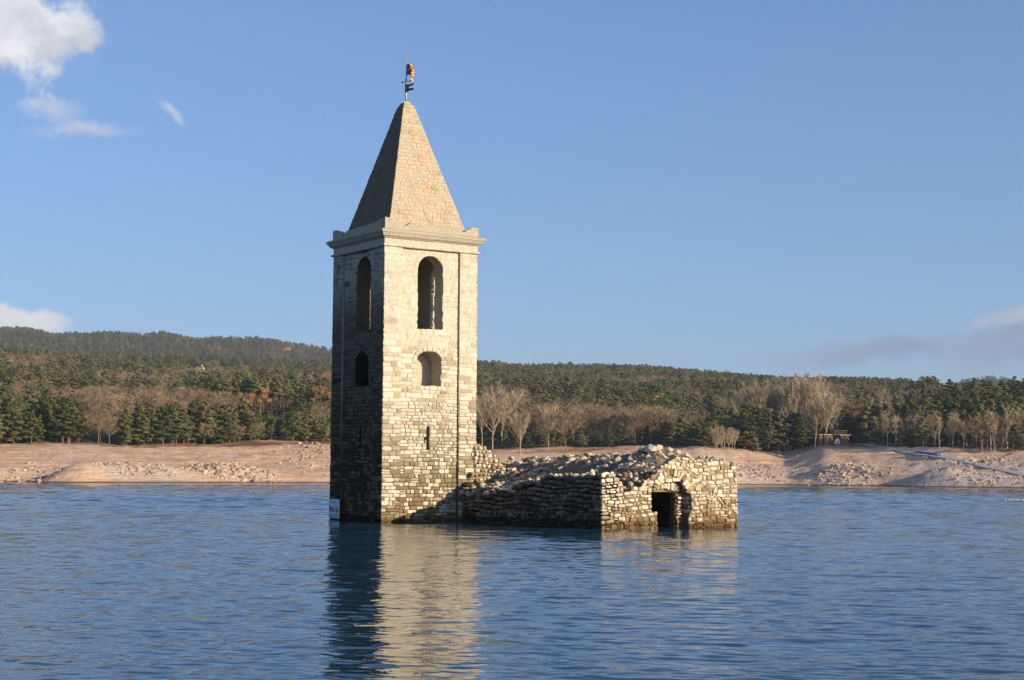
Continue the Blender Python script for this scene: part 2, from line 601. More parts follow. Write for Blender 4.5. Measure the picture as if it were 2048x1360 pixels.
def terrain():
    verts, faces = [], []
    for i, u in enumerate(us):
        for j, y in enumerate(ys):
            verts.append(((u - 1024) / FPX * y, y, Z[i, j]))
    for i in range(NU - 1):
        for j in range(NY - 1):
            a = i * NY + j
            faces.append((a, a + NY, a + NY + 1, a + 1))
    m, t, b = material('lake shore and hillside soil')
    g = t.node('ShaderNodeNewGeometry')
    pos = g.outputs['Position']
    sep = t.node('ShaderNodeSeparateXYZ')
    t.put(sep.inputs[0], pos)
    z = sep.outputs['Z']
    wood = t.node('ShaderNodeAttribute', attribute_name='woodland').outputs['Fac']
    pale = t.node('ShaderNodeAttribute', attribute_name='pale_rock').outputs['Fac']
    grass = t.node('ShaderNodeAttribute', attribute_name='meadow').outputs['Fac']
    red = t.node('ShaderNodeAttribute', attribute_name='red_bank').outputs['Fac']
    n1 = t.noise(pos, .05, 6, .6)
    st = t.node('ShaderNodeMapping')
    st.inputs['Scale'].default_value = (.022, .03, 1.5)
    t.put(st.inputs[0], pos)
    n2 = t.noise(st.outputs[0], 1.0, 6, .68)
    c = t.ramp(n2, [(.25, (.44, .25, .14)), (.42, (.70, .42, .25)), (.5, (.76, .50, .315)), (.57, (.50, .29, .165)), (.66, (.72, .47, .30)), (.8, (.56, .36, .22))])
    c = t.mix(t.step(n1, .4, .68), c, (.68, .48, .32))
    n4 = t.noise(pos, .35, 5, .65)
    c = t.mix(t.math('MULTIPLY', t.step(n4, .5, .7), .4), c, (.36, .24, .16))
    c = t.mix(pale, c, t.ramp(t.noise(pos, 1.4, 5, .7), [(.3, (.44, .35, .27)), (.6, (.66, .55, .45))]))
    c = t.mix(red, c, (.235, .085, .038))
    dk = t.math('SUBTRACT', 1.0, t.step(z, .1, .55))
    c = t.mix(dk, c, (.16, .10, .055))
    fl = t.ramp(t.noise(pos, .06, 5, .6), [(.3, (.052, .045, .026)), (.6, (.085, .072, .038)), (.8, (.10, .078, .045))])
    c = t.mix(wood, c, fl)
    c = t.mix(grass, c, (.085, .125, .025))
    t.put(b.inputs['Base Color'], c)
    b.inputs['Roughness'].default_value = 1.0
    b.inputs['Specular IOR Level'].default_value = .05
    t.put(b.inputs['Normal'], t.bump(t.math('ADD', t.noise(pos, .9, 6, .7), t.math('ADD', t.math('MULTIPLY', t.noise(pos, .25, 4), 1.2), t.math('MULTIPLY', n2, 1.6))), .7, .8))
    me = mesh_data('hillside', verts, faces, [m], True)
    attrs = {k: np.zeros(NU * NY, np.float32) for k in ('woodland', 'pale_rock', 'meadow', 'red_bank')}
    k = 0
    for i, u in enumerate(us):
        tl = treeline(u)
        for j, y in enumerate(ys):
            x = (u - 1024) / FPX * y
            n = mn.noise(Vector((x * .06, y * .06, 3)))
            attrs['woodland'][k] = min(1, max(0, (y - tl + 2 + n * 8) / 14))
            pr = 0
            for pu, py_, su, sy in ((250, 350, 150, 14), (470, 378, 70, 14), (1480, 475, 110, 25), (1680, 460, 60, 24), (1960, 420, 160, 45)):
                pr = max(pr, exp(-((u - pu) / su) ** 2 - ((y - py_) / sy) ** 2))
            attrs['pale_rock'][k] = min(1, pr * (1.0 + n * .8))
            md = 0
            for pu, py_, su, sy in ((540, 625, 48, 60), (420, 500, 95, 14), (960, 560, 22, 16), (640, 640, 30, 30)):
                md = max(md, exp(-((u - pu) / su) ** 4 - ((y - py_) / sy) ** 4))
            attrs['meadow'][k] = md
            rb = max(0, 1 - abs(y - tl + 5) / 7) * (1 if 200 < u < 700 else (.7 if 1000 < u < 1330 else .15))
            attrs['red_bank'][k] = min(1, max(0, rb * (1 + n)))
            k += 1
    for nme, v in attrs.items():
        a = me.attributes.new(nme, 'FLOAT', 'POINT')
        a.data.foreach_set('value', v)
    o = link('hillside', me)
    tag(o, 'wooded hillside falling to a bare pinkish lake shore', None, None, 'structure')
    return o


terrain()


WAVE_SLOPE = .0158


def lake():
    m, t, b = material('lake water')
    g = t.node('ShaderNodeNewGeometry')
    pos = g.outputs['Position']
    mp = t.node('ShaderNodeMapping')
    mp.inputs['Scale'].default_value = (.62, 1.0, 1.0)
    mp.inputs['Rotation'].default_value = (0, 0, radians(7))
    t.put(mp.inputs[0], pos)
    v = mp.outputs[0]
    a = t.noise(v, 2.3, 2, .5, .5)
    c = t.noise(v, 6.0, 3, .55, .3)
    d = t.noise(v, .7, 2, .5)
    gust = t.step(t.noise(pos, .045, 3, .5), .30, .70)
    h = t.math('ADD', t.math('ADD', t.math('MULTIPLY', a, .50), t.math('MULTIPLY', c, .16)), t.math('MULTIPLY', d, .7))
    h = t.math('MULTIPLY', h, t.math('ADD', t.math('MULTIPLY', gust, .45), .75))
    t.put(b.inputs['Normal'], t.bump(h, 1.0, .038))
    b.inputs['Base Color'].default_value = (.010, .038, .062, 1)
    b.inputs['Roughness'].default_value = .03
    b.inputs['IOR'].default_value = 1.333
    b.inputs['Specular IOR Level'].default_value = .5
    # the waves are real relief where the camera sees them; a flat sheet a hand below carries on outside
    dq, dr = .0033, .00125
    q = np.arange(-.36, .3601, dq)
    side = .36 + np.arange(1, 46) * .014
    q = np.concatenate([-side[::-1], q, side])
    ly = list(np.arange(math.log(8.0), math.log(150.0), dr)) + list(np.arange(math.log(150.0), math.log(560.0), dr * 2.2))
    yy = np.exp(np.array(ly))
    Y, Q = np.meshgrid(yy, q, indexing='ij')
    X = Q * Y
    cx = np.where(abs(Q) < .361, dq, .014) * Y
    cy = np.where(Y < 150, dr, dr * 2.2) * Y
    H = np.zeros_like(X)
    g = np.random.default_rng(31)
    patch = .5 + .5 * (np.sin(X * .05 + .8 * np.sin(Y * .03)) * np.sin(Y * .035 + 1.1 * np.sin(X * .04 + 1)))
    patch2 = .5 + .5 * np.sin(X * .21 + 1.3 * np.sin(Y * .17)) * np.sin(Y * .13 + 1.7 * np.sin(X * .11))
    gust = .58 + .52 * patch + .22 * patch2
    for k in range(96):
        lam = .13 * (48.0 ** g.random())
        th = g.normal(0, .55) + (math.pi if g.random() < .25 else 0)
        kx, ky = math.sin(th) * 2 * math.pi / lam, math.cos(th) * 2 * math.pi / lam
        amp = lam / (2 * math.pi) * WAVE_SLOPE * (1.0 if lam < .4 else (.4 / lam) ** .85)
        lim = np.clip((2 * math.pi / np.maximum(abs(kx) * cx, abs(ky) * cy) - 3.0) / 3.0, 0, 1)
        ph = kx * X + ky * Y + g.uniform(0, 6.28) + .9 * np.sin(X * .31 / lam ** .5 + k) * np.sin(Y * .23 / lam ** .5 + 2 * k)
        sn = np.sin(ph)
        if lam > 1.1:
            amp = amp * (1 + 7.5 * np.clip((Y - 40) / 160, 0, 1))
        H += amp * lim * (sn + .22 * np.cos(2 * ph))
    H *= gust
    ny, nq = X.shape
    co = np.stack([X, Y, H], -1).reshape(-1, 3).astype(np.float32)
    idx = np.arange(ny * nq).reshape(ny, nq)
    quads = np.stack([idx[:-1, :-1], idx[:-1, 1:], idx[1:, 1:], idx[1:, :-1]], -1).reshape(-1, 4)
    nv, nf = len(co), len(quads)
    co = np.vstack([co, np.array([(-2500, -60, -.22), (2500, -60, -.22), (2500, 640, -.22), (-2500, 640, -.22)], np.float32)])
    quads = np.vstack([quads, [[nv, nv + 1, nv + 2, nv + 3]]])
    me = bpy.data.meshes.new('lake_water')
    me.vertices.add(len(co))
    me.vertices.foreach_set('co', co.ravel())
    me.loops.add(len(quads) * 4)
    me.loops.foreach_set('vertex_index', quads.ravel().astype(np.int32))
    me.polygons.add(len(quads))
    me.polygons.foreach_set('loop_start', np.arange(0, len(quads) * 4, 4, dtype=np.int32))
    me.polygons.foreach_set('use_smooth', np.ones(len(quads), bool))
    me.update(calc_edges=True)
    me.materials.append(m)
    o = link('lake_water', me)
    tag(o, 'rippled blue lake water reflecting tower and sky', None, None, 'structure')


lake()

# ------------------------------------------------------------------ masonry
TA = Vector((-5.940, 75.833, 0.0))           # the tower's near corner at the water
TH = 0.58725
EX = Vector((cos(TH), sin(TH), 0))           # along the sunlit face
EY = Vector((-sin(TH), cos(TH), 0))          # along the shaded face
EZ = Vector((0, 0, 1))
SIDE = 5.15


def unit_stone(r, n, e, jit, inset):
    """A dressed or rounded stone in a unit box: x, z in +-.5, front at y = 1."""
    pts = []
    for i in range(n):
        t = 2 * pi * (i + .5) / n + r.uniform(-.10, .10)
        c, s = cos(t), sin(t)
        x = .5 * math.copysign(abs(c) ** (2 / e), c) + r.uniform(-jit, jit)
        z = .5 * math.copysign(abs(s) ** (2 / e), s) + r.uniform(-jit, jit)
        pts.append((x, z))
    vs = [(x, -.6, z) for x, z in pts] + [(x, .45 + r.uniform(-.12, .12), z) for x, z in pts]
    vs += [(x * inset + r.uniform(-.02, .02), .92 + r.uniform(-.12, .08), z * inset + r.uniform(-.02, .02)) for x, z in pts]
    vs.append((r.uniform(-.1, .1), 1.03, r.uniform(-.1, .1)))
    fs = []
    for k in (0, n):
        fs += [(k + i, k + (i + 1) % n, k + n + (i + 1) % n, k + n + i) for i in range(n)]
    fs += [(2 * n + i, 2 * n + (i + 1) % n, 3 * n) for i in range(n)]
    return vs, fs


_r = random.Random(3)
BLOCKS = [unit_stone(_r, 8, 5.0, .025, .90) for _ in range(16)]
COBBLES = [unit_stone(_r, 9, 2.7, .035, .74) for _ in range(16)]
SLABS = [unit_stone(_r, 8, 6.0, .018, .95) for _ in range(12)]


def unit_boulder(r, k=.22):
    bm = bmesh.new()
    bmesh.ops.create_icosphere(bm, subdivisions=1, radius=.5)
    for v in bm.verts:
        v.co *= 1 + r.uniform(-k, k)
    vs = [tuple(v.co) for v in bm.verts]
    fs = [tuple(v.index for v in f.verts) for f in bm.faces]
    bm.free()
    return vs, fs


BOULDERS = [unit_boulder(_r) for _ in range(14)]
POOLS = {'block': BLOCKS, 'cobble': COBBLES, 'slab': SLABS, 'boulder': BOULDERS}
_shared = {}


def shared_mesh(kind, i, mat, name):
    k = (kind, i, mat.name)
    if k not in _shared:
        vs, fs = POOLS[kind][i]
        _shared[k] = mesh_data(name, vs, fs, [mat])
    return _shared[k]


def scan(polys, v):
    """Intervals of u inside the polygons (even-odd) on the level v."""
    xs = []
    for p in polys:
        n = len(p)
        for i in range(n):
            (x0, y0), (x1, y1) = p[i], p[(i + 1) % n]
            if (y0 <= v) != (y1 <= v):
                xs.append(x0 + (v - y0) / (y1 - y0) * (x1 - x0))
    xs.sort()
    return list(zip(xs[0::2], xs[1::2]))


def frame(x, y, z, o):
    return Matrix((x, y, z)).transposed().to_4x4() if o is None else Matrix.Translation(o) @ Matrix((x, y, z)).transposed().to_4x4()


def lay(out, o, eu, en, polys, z0, z1, style, mat, r, ev=EZ, off=0.0, wave=.02):
    """Lay courses of stones over a face; each stone goes into OUT as (size, matrix, pool kind, index, material)."""
    v = z0
    while v < z1:
        ch, ln, joint, prot, cob, tilt, kind = style(v)
        h = min(r.uniform(*ch), z1 - v + .02)
        if h < .05:
            break
        mid = v + h * .5
        for a, b in scan(polys, mid):
            u = a + r.uniform(0, joint)
            while u < b - .05:
                l = r.uniform(*ln)
                if r.random() < .18:
                    l *= .5
                if b - u - l < ln[0] * .6:
                    l = b - u
                l = min(max(l, h * r.uniform(.75, 1.15)), b - u)
                if r.random() < .010:
                    u += l
                    continue
                pieces = [(mid, h)]
                if h > .19 and l > .2 and r.random() < .16:
                    k = r.uniform(.4, .6)
                    pieces = [(v + h * k * .5, h * k), (v + h * (k + (1 - k) * .5), h * (1 - k))]
                for pm, ph in pieces:
                    sw, sh = max(.03, l - joint), max(.03, ph - joint)
                    c = u + l * .5
                    zz = pm + wave * sin(c * 1.9 + v * 3) + r.uniform(-.008, .008)
                    if cob and r.random() < cob:
                        pk, sh = 'cobble', sh * r.uniform(.86, 1.02)
                    else:
                        pk = kind
                    i = r.randrange(len(POOLS[pk]))
                    t = r.gauss(0, tilt)
                    x = eu * cos(t) + ev * sin(t)
                    z = ev * cos(t) - eu * sin(t)
                    d = prot * r.uniform(.55, 1.4)
                    flip = -1 if r.random() < .5 else 1
                    p = o + eu * c + ev * zz + en * (off + r.gauss(0, .10) * prot)
                    out.append((sw * sh, Matrix.Translation(p) @ Matrix((x * sw * flip, en * d, z * sh)).transposed().to_4x4(), pk, i, mat))
                u += l
        v += h


def rest(name, items, parent):
    """Many small stones that stay geometry, joined into one part."""
    vs, fs, mi, mats = [], [], [], []
    for _, mw, pk, i, mat in items:
        if mat not in mats:
            mats.append(mat)
        pv, pf = POOLS[pk][i]
        k = len(vs)
        vs += [mw @ Vector(v) for v in pv]
        fs += [tuple(a + k for a in f) for f in pf]
        mi += [mats.index(mat)] * len(pf)
    me = mesh_data(name, vs, fs, mats)
    me.polygons.foreach_set('material_index', mi)
    o = link(name, me, parent)
    o['kind'] = 'stuff'
    return o


def place(name, it, parent):
    _, mw, pk, i, mat = it
    o = link(name, shared_mesh(pk, i, mat, name), parent)
    o.matrix_basis = mw
    return o


def arch_poly(c, half, sill, top, rise, n=9):
    spring = top - rise
    return [(c - half, sill), (c + half, sill)] + [(c + half * cos(pi * i / n), spring + rise * sin(pi * i / n)) for i in range(n + 1)]


def over_arch(c, half, sill, top, rise, wd):
    """The area a ring of arch stones takes, as a hole in the coursed facing."""
    spring = top - rise
    return [(c - half, sill), (c + half, sill), (c + half, spring), (c + half + wd, spring)] + [(c + (half + wd) * cos(pi * i / 10), spring + (rise + wd) * sin(pi * i / 10)) for i in range(1, 10)] + [(c - half - wd, spring), (c - half, spring)]


def ring_stones(out, o, eu, en, c, half, top, rise, wd, n, prot, mat, r):
    spring = top - rise
    for i in range(n):
        a = pi * (i + .5) / n
        p0 = Vector((c + half * cos(a), spring + rise * sin(a)))
        p1 = Vector((c + (half + wd) * cos(a), spring + (rise + wd) * sin(a)))
        d = (p1 - p0)
        L = d.length * r.uniform(.92, 1.0)
        d.normalize()
        rd = eu * d.x + EZ * d.y
        tg = eu * -d.y + EZ * d.x
        m = (p0 + p1) * .5
        wid = pi * (half + rise + wd) / 2 / n * .97
        out.append((.03, Matrix.Translation(o + eu * m.x + EZ * m.y) @ Matrix((tg * wid, en * prot * r.uniform(.8, 1.3), rd * L)).transposed().to_4x4(), 'slab' if prot < .03 else 'block', r.randrange(12), mat))


def ragged(poly, r, step=.16, amp=.035):
    """The same outline with broken edges."""
    o = []
    n = len(poly)
    for i in range(n):
        (x0, y0), (x1, y1) = poly[i], poly[(i + 1) % n]
        L = sqrt((x1 - x0) ** 2 + (y1 - y0) ** 2)
        m = max(1, int(L / step))
        for j in range(m):
            k = j / m
            e = amp if 0 < j else amp * .4
            o.append((x0 + (x1 - x0) * k + r.uniform(-e, e), y0 + (y1 - y0) * k + r.uniform(-e, e)))
    return o


# ------------------------------------------------------------------ the bell tower
tower = empty('bell_tower', TA)
tag(tower, 'tall square stone bell tower with pyramid spire rising from the lake', 'bell tower')
LEAN = .0085


def tw(p):
    return Vector((p.x + LEAN * 0 * p.z, p.y, p.z))


rt = random.Random(21)
REC = .11                  # the wall field stands back from the corner pilasters
PW = 1.0
ZT = 13.19
R_OPEN = arch_poly(2.58, .69, 9.02, 12.53, .69)
L_OPEN = arch_poly(2.20, .70, 9.02, 12.50, .66)
R_NICHE = arch_poly(2.56, .66, 6.38, 8.02, .42)
L_NICHE = arch_poly(2.27, .64, 6.36, 7.98, .46)
R_O, L_O, R_N, L_N = (2.58, .69, 9.02, 12.53, .69), (2.20, .70, 9.02, 12.50, .66), (2.56, .66, 6.38, 8.02, .42), (2.27, .64, 6.36, 7.98, .46)
R_SLIT = [(2.45, 3.36), (2.63, 3.36), (2.61, 3.75), (2.60, 3.9), (2.64, 4.1), (2.62, 4.47), (2.46, 4.47), (2.44, 4.2), (2.45, 4.02), (2.33, 3.95), (2.31, 3.72), (2.36, 3.72), (2.38, 3.85), (2.46, 3.84)]
L_SLIT = [(2.22, 3.44), (2.40, 3.44), (2.39, 4.48), (2.21, 4.48)]


def solid(box_or_poly, o, eu, en, depth, start):
    """A prism cut into a face: outline on (eu, z), from start to start + depth along -en."""
    bm = bmesh.new()
    a = [bm.verts.new(o + eu * u + EZ * v - en * start) for u, v in box_or_poly]
    b = [bm.verts.new(o + eu * u + EZ * v - en * (start + depth)) for u, v in box_or_poly]
    bm.faces.new(a)
    bm.faces.new(b[::-1])
    n = len(a)
    for i in range(n):
        bm.faces.new((a[i], b[i], b[(i + 1) % n], a[(i + 1) % n]))
    bmesh.ops.recalc_face_normals(bm, faces=bm.faces)
    me = bpy.data.meshes.new('tmp')
    bm.to_mesh(me)
    bm.free()
    return me


def cube_mesh(a0, a1, b0, b1, z0, z1):
    return solid([(a0, z0), (a1, z0), (a1, z1), (a0, z1)], TA, EX, -EY, b1 - b0, b0)


def carve(base, cutters, adds=()):
    o = bpy.data.objects.new('tmp_base', base)
    COL.objects.link(o)
    tmp = []
    for kind, lst in (('UNION', adds), ('DIFFERENCE', cutters)):
        for me in lst:
            c = bpy.data.objects.new('tmp_cut', me)
            COL.objects.link(c)
            tmp.append(c)
            md = o.modifiers.new('b', 'BOOLEAN')
            md.operation = kind
            md.solver = 'EXACT'
            md.object = c
    dg = bpy.context.evaluated_depsgraph_get()
    me = bpy.data.meshes.new_from_object(o.evaluated_get(dg))
    for c in tmp + [o]:
        bpy.data.objects.remove(c)
    return me


I = .035                    # core face behind the stone faces
corners = [cube_mesh(a, a + PW - I, b, b + PW - I, -3, ZT) for a in (I, SIDE - PW) for b in (I, SIDE - PW)]
core = carve(
    cube_mesh(REC + I, SIDE - REC - I, REC + I, SIDE - REC - I, -3, ZT - .003),
    [cube_mesh(.92, SIDE - .92, .92, SIDE - .92, 8.9, 13.0),
     solid(ragged(R_OPEN, rt), TA, EX, -EY, 7, -1), solid(ragged(L_OPEN, rt), TA, EY, -EX, 7, -1),
     solid(ragged(R_NICHE, rt), TA, EX, -EY, 1.2, -.1), solid(ragged(L_NICHE, rt), TA, EY, -EX, .95, -.1),
     solid(R_SLIT, TA, EX, -EY, .85, -.05), solid(L_SLIT, TA, EY, -EX, .85, -.05)],
    corners)
core.name = 'tower_wall'
core.materials.clear()
core.materials.append(M['mortar'])
core.materials.append(M['mortar_shaded'])  # shade-coloured mortar, also on the reveals of the left openings
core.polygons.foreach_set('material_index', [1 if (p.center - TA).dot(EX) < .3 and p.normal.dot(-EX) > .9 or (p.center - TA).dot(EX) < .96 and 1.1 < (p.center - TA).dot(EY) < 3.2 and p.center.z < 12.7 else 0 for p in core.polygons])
link('wall', core, tower)


def tower_style(v):
    if v < 5.6:
        return (.13, .215), (.18, .54), .020, .040, .30, .025, 'block'
    if v < 8.2:
        return (.15, .26), (.22, .66), .014, .026, .10, .012, 'block'
    return (.20, .31), (.34, .80), .009, .012, 0, .004, 'slab'


def quoin_style(v):
    if v < 5.6:
        return (.14, .24), (.28, .70), .017, .036, .08, .012, 'block'
    if v < 8.2:
        return (.17, .30), (.34, .80), .012, .022, .0, .008, 'block'
    return (.22, .33), (.45, .95), .008, .011, 0, .004, 'slab'


stones = []
FACES = ((TA, EX, -EY, M['stone'], [over_arch(*R_O, .2), over_arch(*R_N, .22), R_SLIT], (0, SIDE)), (TA, EY, -EX, M['stone_shaded'], [over_arch(*L_O, .2), over_arch(*L_N, .22), L_SLIT], (0, SIDE)))
for o, eu, en, mat, holes, (u0, u1) in FACES:
    lay(stones, o - en * (REC + I), eu, en, [[(PW + .01, -.5), (SIDE - PW - .01, -.5), (SIDE - PW - .01, 12.80), (PW + .01, 12.80)]] + holes, -.35, 12.78, tower_style, mat, rt)
    for a in (0.0, SIDE - PW):
        lay(stones, o - en * I, eu, en, [[(a, -.5), (a + PW, -.5), (a + PW, 12.80), (a, 12.80)]], -.35, 12.78, quoin_style, mat, rt)
for (o, eu, en, mat, holes, _), (op, ni) in zip(FACES, ((R_O, R_N), (L_O, L_N))):
    for (c, half, sill, top, rise), n, pr in ((op, 13, .013), (ni, 9, .035)):
        ring_stones(stones, o - en * (REC + I), eu, en, c, half, top, rise, .2, n, pr, mat, rt)
# the two hidden faces
n_seen = len(stones)
hidden = []
for o, eu, en in ((TA + EX * SIDE, EY, EX), (TA + EY * SIDE, EX, EY)):
    lay(hidden, o - en * I, eu, en, [[(0, -.5), (PW, -.5), (PW, 12.8), (0, 12.8)], [(SIDE - PW, -.5), (SIDE, -.5), (SIDE, 12.8), (SIDE - PW, 12.8)]], -.35, 12.78, quoin_style, M['stone'], rt)
    lay(hidden, o - en * (REC + I), eu, en, [[(PW, -.5), (SIDE - PW, -.5), (SIDE - PW, 12.8), (PW, 12.8)], arch_poly(2.58, .84, 8.9, 12.65, .8)], -.35, 12.78, tower_style, M['stone'], rt)
stones.sort(key=lambda s: -s[0] * (1.0 if s[4] is M['stone'] else .6))
for it in stones[:300]:
    place('stone', it, tower)
rest('masonry', stones[300:] + hidden, tower)


def ring_loft(name, profile, mat, seg=26, amp=.015, seed=0):
    """A moulding that runs round the square tower: profile is (outward, z) pairs."""
    vs, fs = [], []
    per = []
    for k in range(4):
        for j in range(seg):
            per.append((k, j / seg))
    n = len(per)
    for q, (off, z) in enumerate(profile):
        h = SIDE / 2 + off
        for k, f in per:
            p = (-h + 2 * h * f, -h)
            for _ in range(k):
                p = (-p[1], p[0])
            c = TA + EX * (SIDE / 2 + p[0]) + EY * (SIDE / 2 + p[1]) + EZ * z
            if 0 < q < len(profile) - 1:
                c += Vector((mn.noise(c * 2.1 + Vector((seed, 0, 0))), mn.noise(c * 2.1 + Vector((0, seed + 7, 0))), mn.noise(c * 1.7 + Vector((0, 3, seed))))) * amp
            vs.append(c)
    for q in range(len(profile) - 1):
        for i in range(n):
            fs.append((q * n + i, q * n + (i + 1) % n, (q + 1) * n + (i + 1) % n, (q + 1) * n + i))
    return link(name, mesh_data(name, vs, fs, [mat]), tower)


ring_loft('string_course', [(-.06, 12.78), (.045, 12.79), (.075, 12.83), (.075, 12.89), (.03, 12.90), (-.06, 12.905)], M['stone'], seed=1)
ring_loft('frieze', [(-.2, 12.895), (-.02, 12.897), (-.02, 13.20), (-.2, 13.205)], M['mortar'], amp=.012, seed=4)
cor = ring_loft('cornice', [(-.15, 13.185), (.03, 13.19), (.06, 13.235), (.10, 13.245), (.15, 13.29), (.18, 13.36), (.195, 13.375), (.20, 13.41), (.235, 13.42), (.258, 13.47), (.268, 13.525), (.23, 13.55), (.05, 13.615), (-.3, 13.62)], M['coping'], seg=34, amp=.022, seed=9)


def parapet(o, eu, en, prof, name):
    """A broken parapet along one side: prof is a list of (u, top)."""
    th = .26
    n = len(prof)
    vs = []
    for u, z in prof:
        for d, zz in ((.0, 13.56), (.0, z), (-th, z - .03), (-th, 13.56)):
            p = o + eu * u + en * (d + .02) + EZ * zz
            vs.append(p + Vector((mn.noise(p * 3), mn.noise(p * 3.3), mn.noise(p * 2.9) * .6)) * .025)
    fs = []
    for i in range(n - 1):
        for k in range(3):
            a, b = i * 4 + k, i * 4 + k + 1
            fs.append((a, a + 4, b + 4, b))
    fs += [(0, 1, 2, 3), tuple((n - 1) * 4 + k for k in (3, 2, 1, 0))]
    return link(name, mesh_data(name, vs, fs, [M['coping']]), tower)


parapet(TA, EX, -EY, [(0, 14.13), (.28, 14.12), (.55, 14.06), (.80, 13.99), (.95, 13.90), (1.1, 13.80), (1.2, 13.84), (1.4, 14.02), (1.55, 14.0), (1.9, 14.02), (2.3, 13.93), (2.8, 13.88), (3.2, 13.93), (3.6, 13.84), (4.0, 13.85), (4.35, 13.80), (4.45, 13.88), (4.7, 13.99), (4.75, 14.05), (5.0, 14.08), (5.15, 14.05)], 'parapet')
parapet(TA + EX * .0 + EY * .27, EY, -EX, [(0, 14.10), (.3, 14.05), (.7, 13.98), (1.2, 13.97), (1.7, 13.93), (2.3, 13.94), (2.8, 13.93), (3.2, 13.90), (3.5, 13.92), (3.7, 13.80), (3.78, 13.63), (3.85, 13.63), (3.9, 13.78), (4.0, 13.90), (4.3, 14.02), (4.5, 14.08), (4.88, 14.08)], 'parapet')
parapet(TA + EX * SIDE + EY * .27, EY, EX, [(0, 14.04), (.35, 14.0), (.6, 13.9), (1.5, 13.85), (3.2, 13.86), (4.88, 13.9)], 'parapet')
parapet(TA + EY * SIDE + EX * .27, EX, EY, [(0, 14.0), (.5, 13.95), (1.5, 13.85), (3.4, 13.8), (4.61, 13.9)], 'parapet')

# spire
SB, STOP = 13.62, 20.55
CT = TA + EX * (SIDE / 2) + EY * (SIDE / 2) + Vector((.03, 0, 0))
HB, HT = 2.13, .24
APEX = at(815, 206, CT.y).z
HB = 2.18


def spire_pt(fx, fy, z):
    k = (z - SB) / (APEX - SB)
    h = HB + (HT - HB) * k
    if k > .93:
        h *= 1 - 1.1 * ((k - .93) / .07) ** 2 * .35
    return CT + Vector((-.08 * k, 0, 0)) + EX * (fx * h) + EY * (fy * h) + EZ * z


vs, fs = [], []
NS = 22
for j in range(NS + 1):
    z = SB + (APEX - SB) * j / NS
    for fx, fy in ((-1, -1), (1, -1), (1, 1), (-1, 1)):
        vs.append(spire_pt(fx, fy, z) - EZ * .0)
for j in range(NS):
    for i in range(4):
        fs.append((j * 4 + i, j * 4 + (i + 1) % 4, j * 4 + 4 + (i + 1) % 4, j * 4 + 4 + i))
fs.append(tuple(NS * 4 + i for i in range(4)))
spire = link('spire', mesh_data('spire', vs, fs, [M['tile']]), tower)
tiles = []
rs = random.Random(8)
for (f0, f1, weight) in (((-1, -1), (1, -1), 1.0), ((-1, 1), (-1, -1), .45), ((1, -1), (1, 1), .01), ((1, 1), (-1, 1), .01)):
    z = SB + .05
    while z < APEX - .10:
        rh = rs.uniform(.17, .225)
        p0, p1 = spire_pt(*f0, z), spire_pt(*f1, z)
        q0, q1 = spire_pt(*f0, z + rh), spire_pt(*f1, z + rh)
        up_ = ((q0 + q1) - (p0 + p1)).normalized()
        eu = (p1 - p0).normalized()
        en = eu.cross(up_).normalized()
        Lr = (p1 - p0).length
        u = -rs.uniform(0, .12)
        while u < Lr - .03:
            l = rs.uniform(.17, .30)
            a, b = max(u, 0), min(u + l, Lr)
            if Lr - b < .09:
                b = Lr
            u = b if u >= 0 else u + l
            if b - a < .05:
                continue
            inx = (rh * .5) * HB / (APEX - SB)
            c = p0 + eu * ((a + b) / 2) + up_ * (rh * .5) + (EZ * 0)
            mid = (p0 + p1) * .5
            c += (mid - c).dot(eu) * eu * (inx / max(Lr, .3) * 2)
            tlt = rs.gauss(0, .03)
            x = eu * cos(tlt) + up_ * sin(tlt)
            zz = up_ * cos(tlt) - eu * sin(tlt)
            nn = (en + up_ * rs.uniform(-.03, .06) + eu * rs.gauss(0, .02)).normalized()
            w_ = (b - a) * .985
            tiles.append((w_ * rh * weight, Matrix.Translation(c + en * rs.uniform(-.006, .010)) @ Matrix((x * w_, nn * rs.uniform(.010, .022), zz * rh * 1.02)).transposed().to_4x4(), 'slab', rs.randrange(12), M['tile_shaded'] if weight == .45 else M['tile']))
        z += rh
tiles.sort(key=lambda s: -s[0])
for it in tiles[:300]:
    place('tile', it, spire)
rest('tiling', tiles[300:], spire)

# small debris on the cornice
for (u, d, s) in ((2.8, .12, .16),):
    pass

# ------------------------------------------------------------------ flag, vane and sign
TOPC = CT + Vector((-.08, 0, APEX))
pole = empty('flag_pole', TOPC)
tag(pole, 'thin steel flag pole standing on the spire tip', 'flag pole')
b = MB()
b.bar(TOPC - EZ * .25, TOPC + EZ * 1.2, .045, .04, 8)
b.bar(TOPC + EZ * 1.2, TOPC + EZ * 2.40, .026, .022, 8)
b.build('pole', M['pole'], pole, True)
b = MB()
b.bar(TOPC + EZ * .0, TOPC + EZ * .06, .09, .075, 8)
b.build('collar', M['pole'], pole)
b = MB()
b.bar(TOPC + EZ * 2.40, TOPC + EZ * 2.44, .035, .02, 8)
b.build('cap', M['pole'], pole)

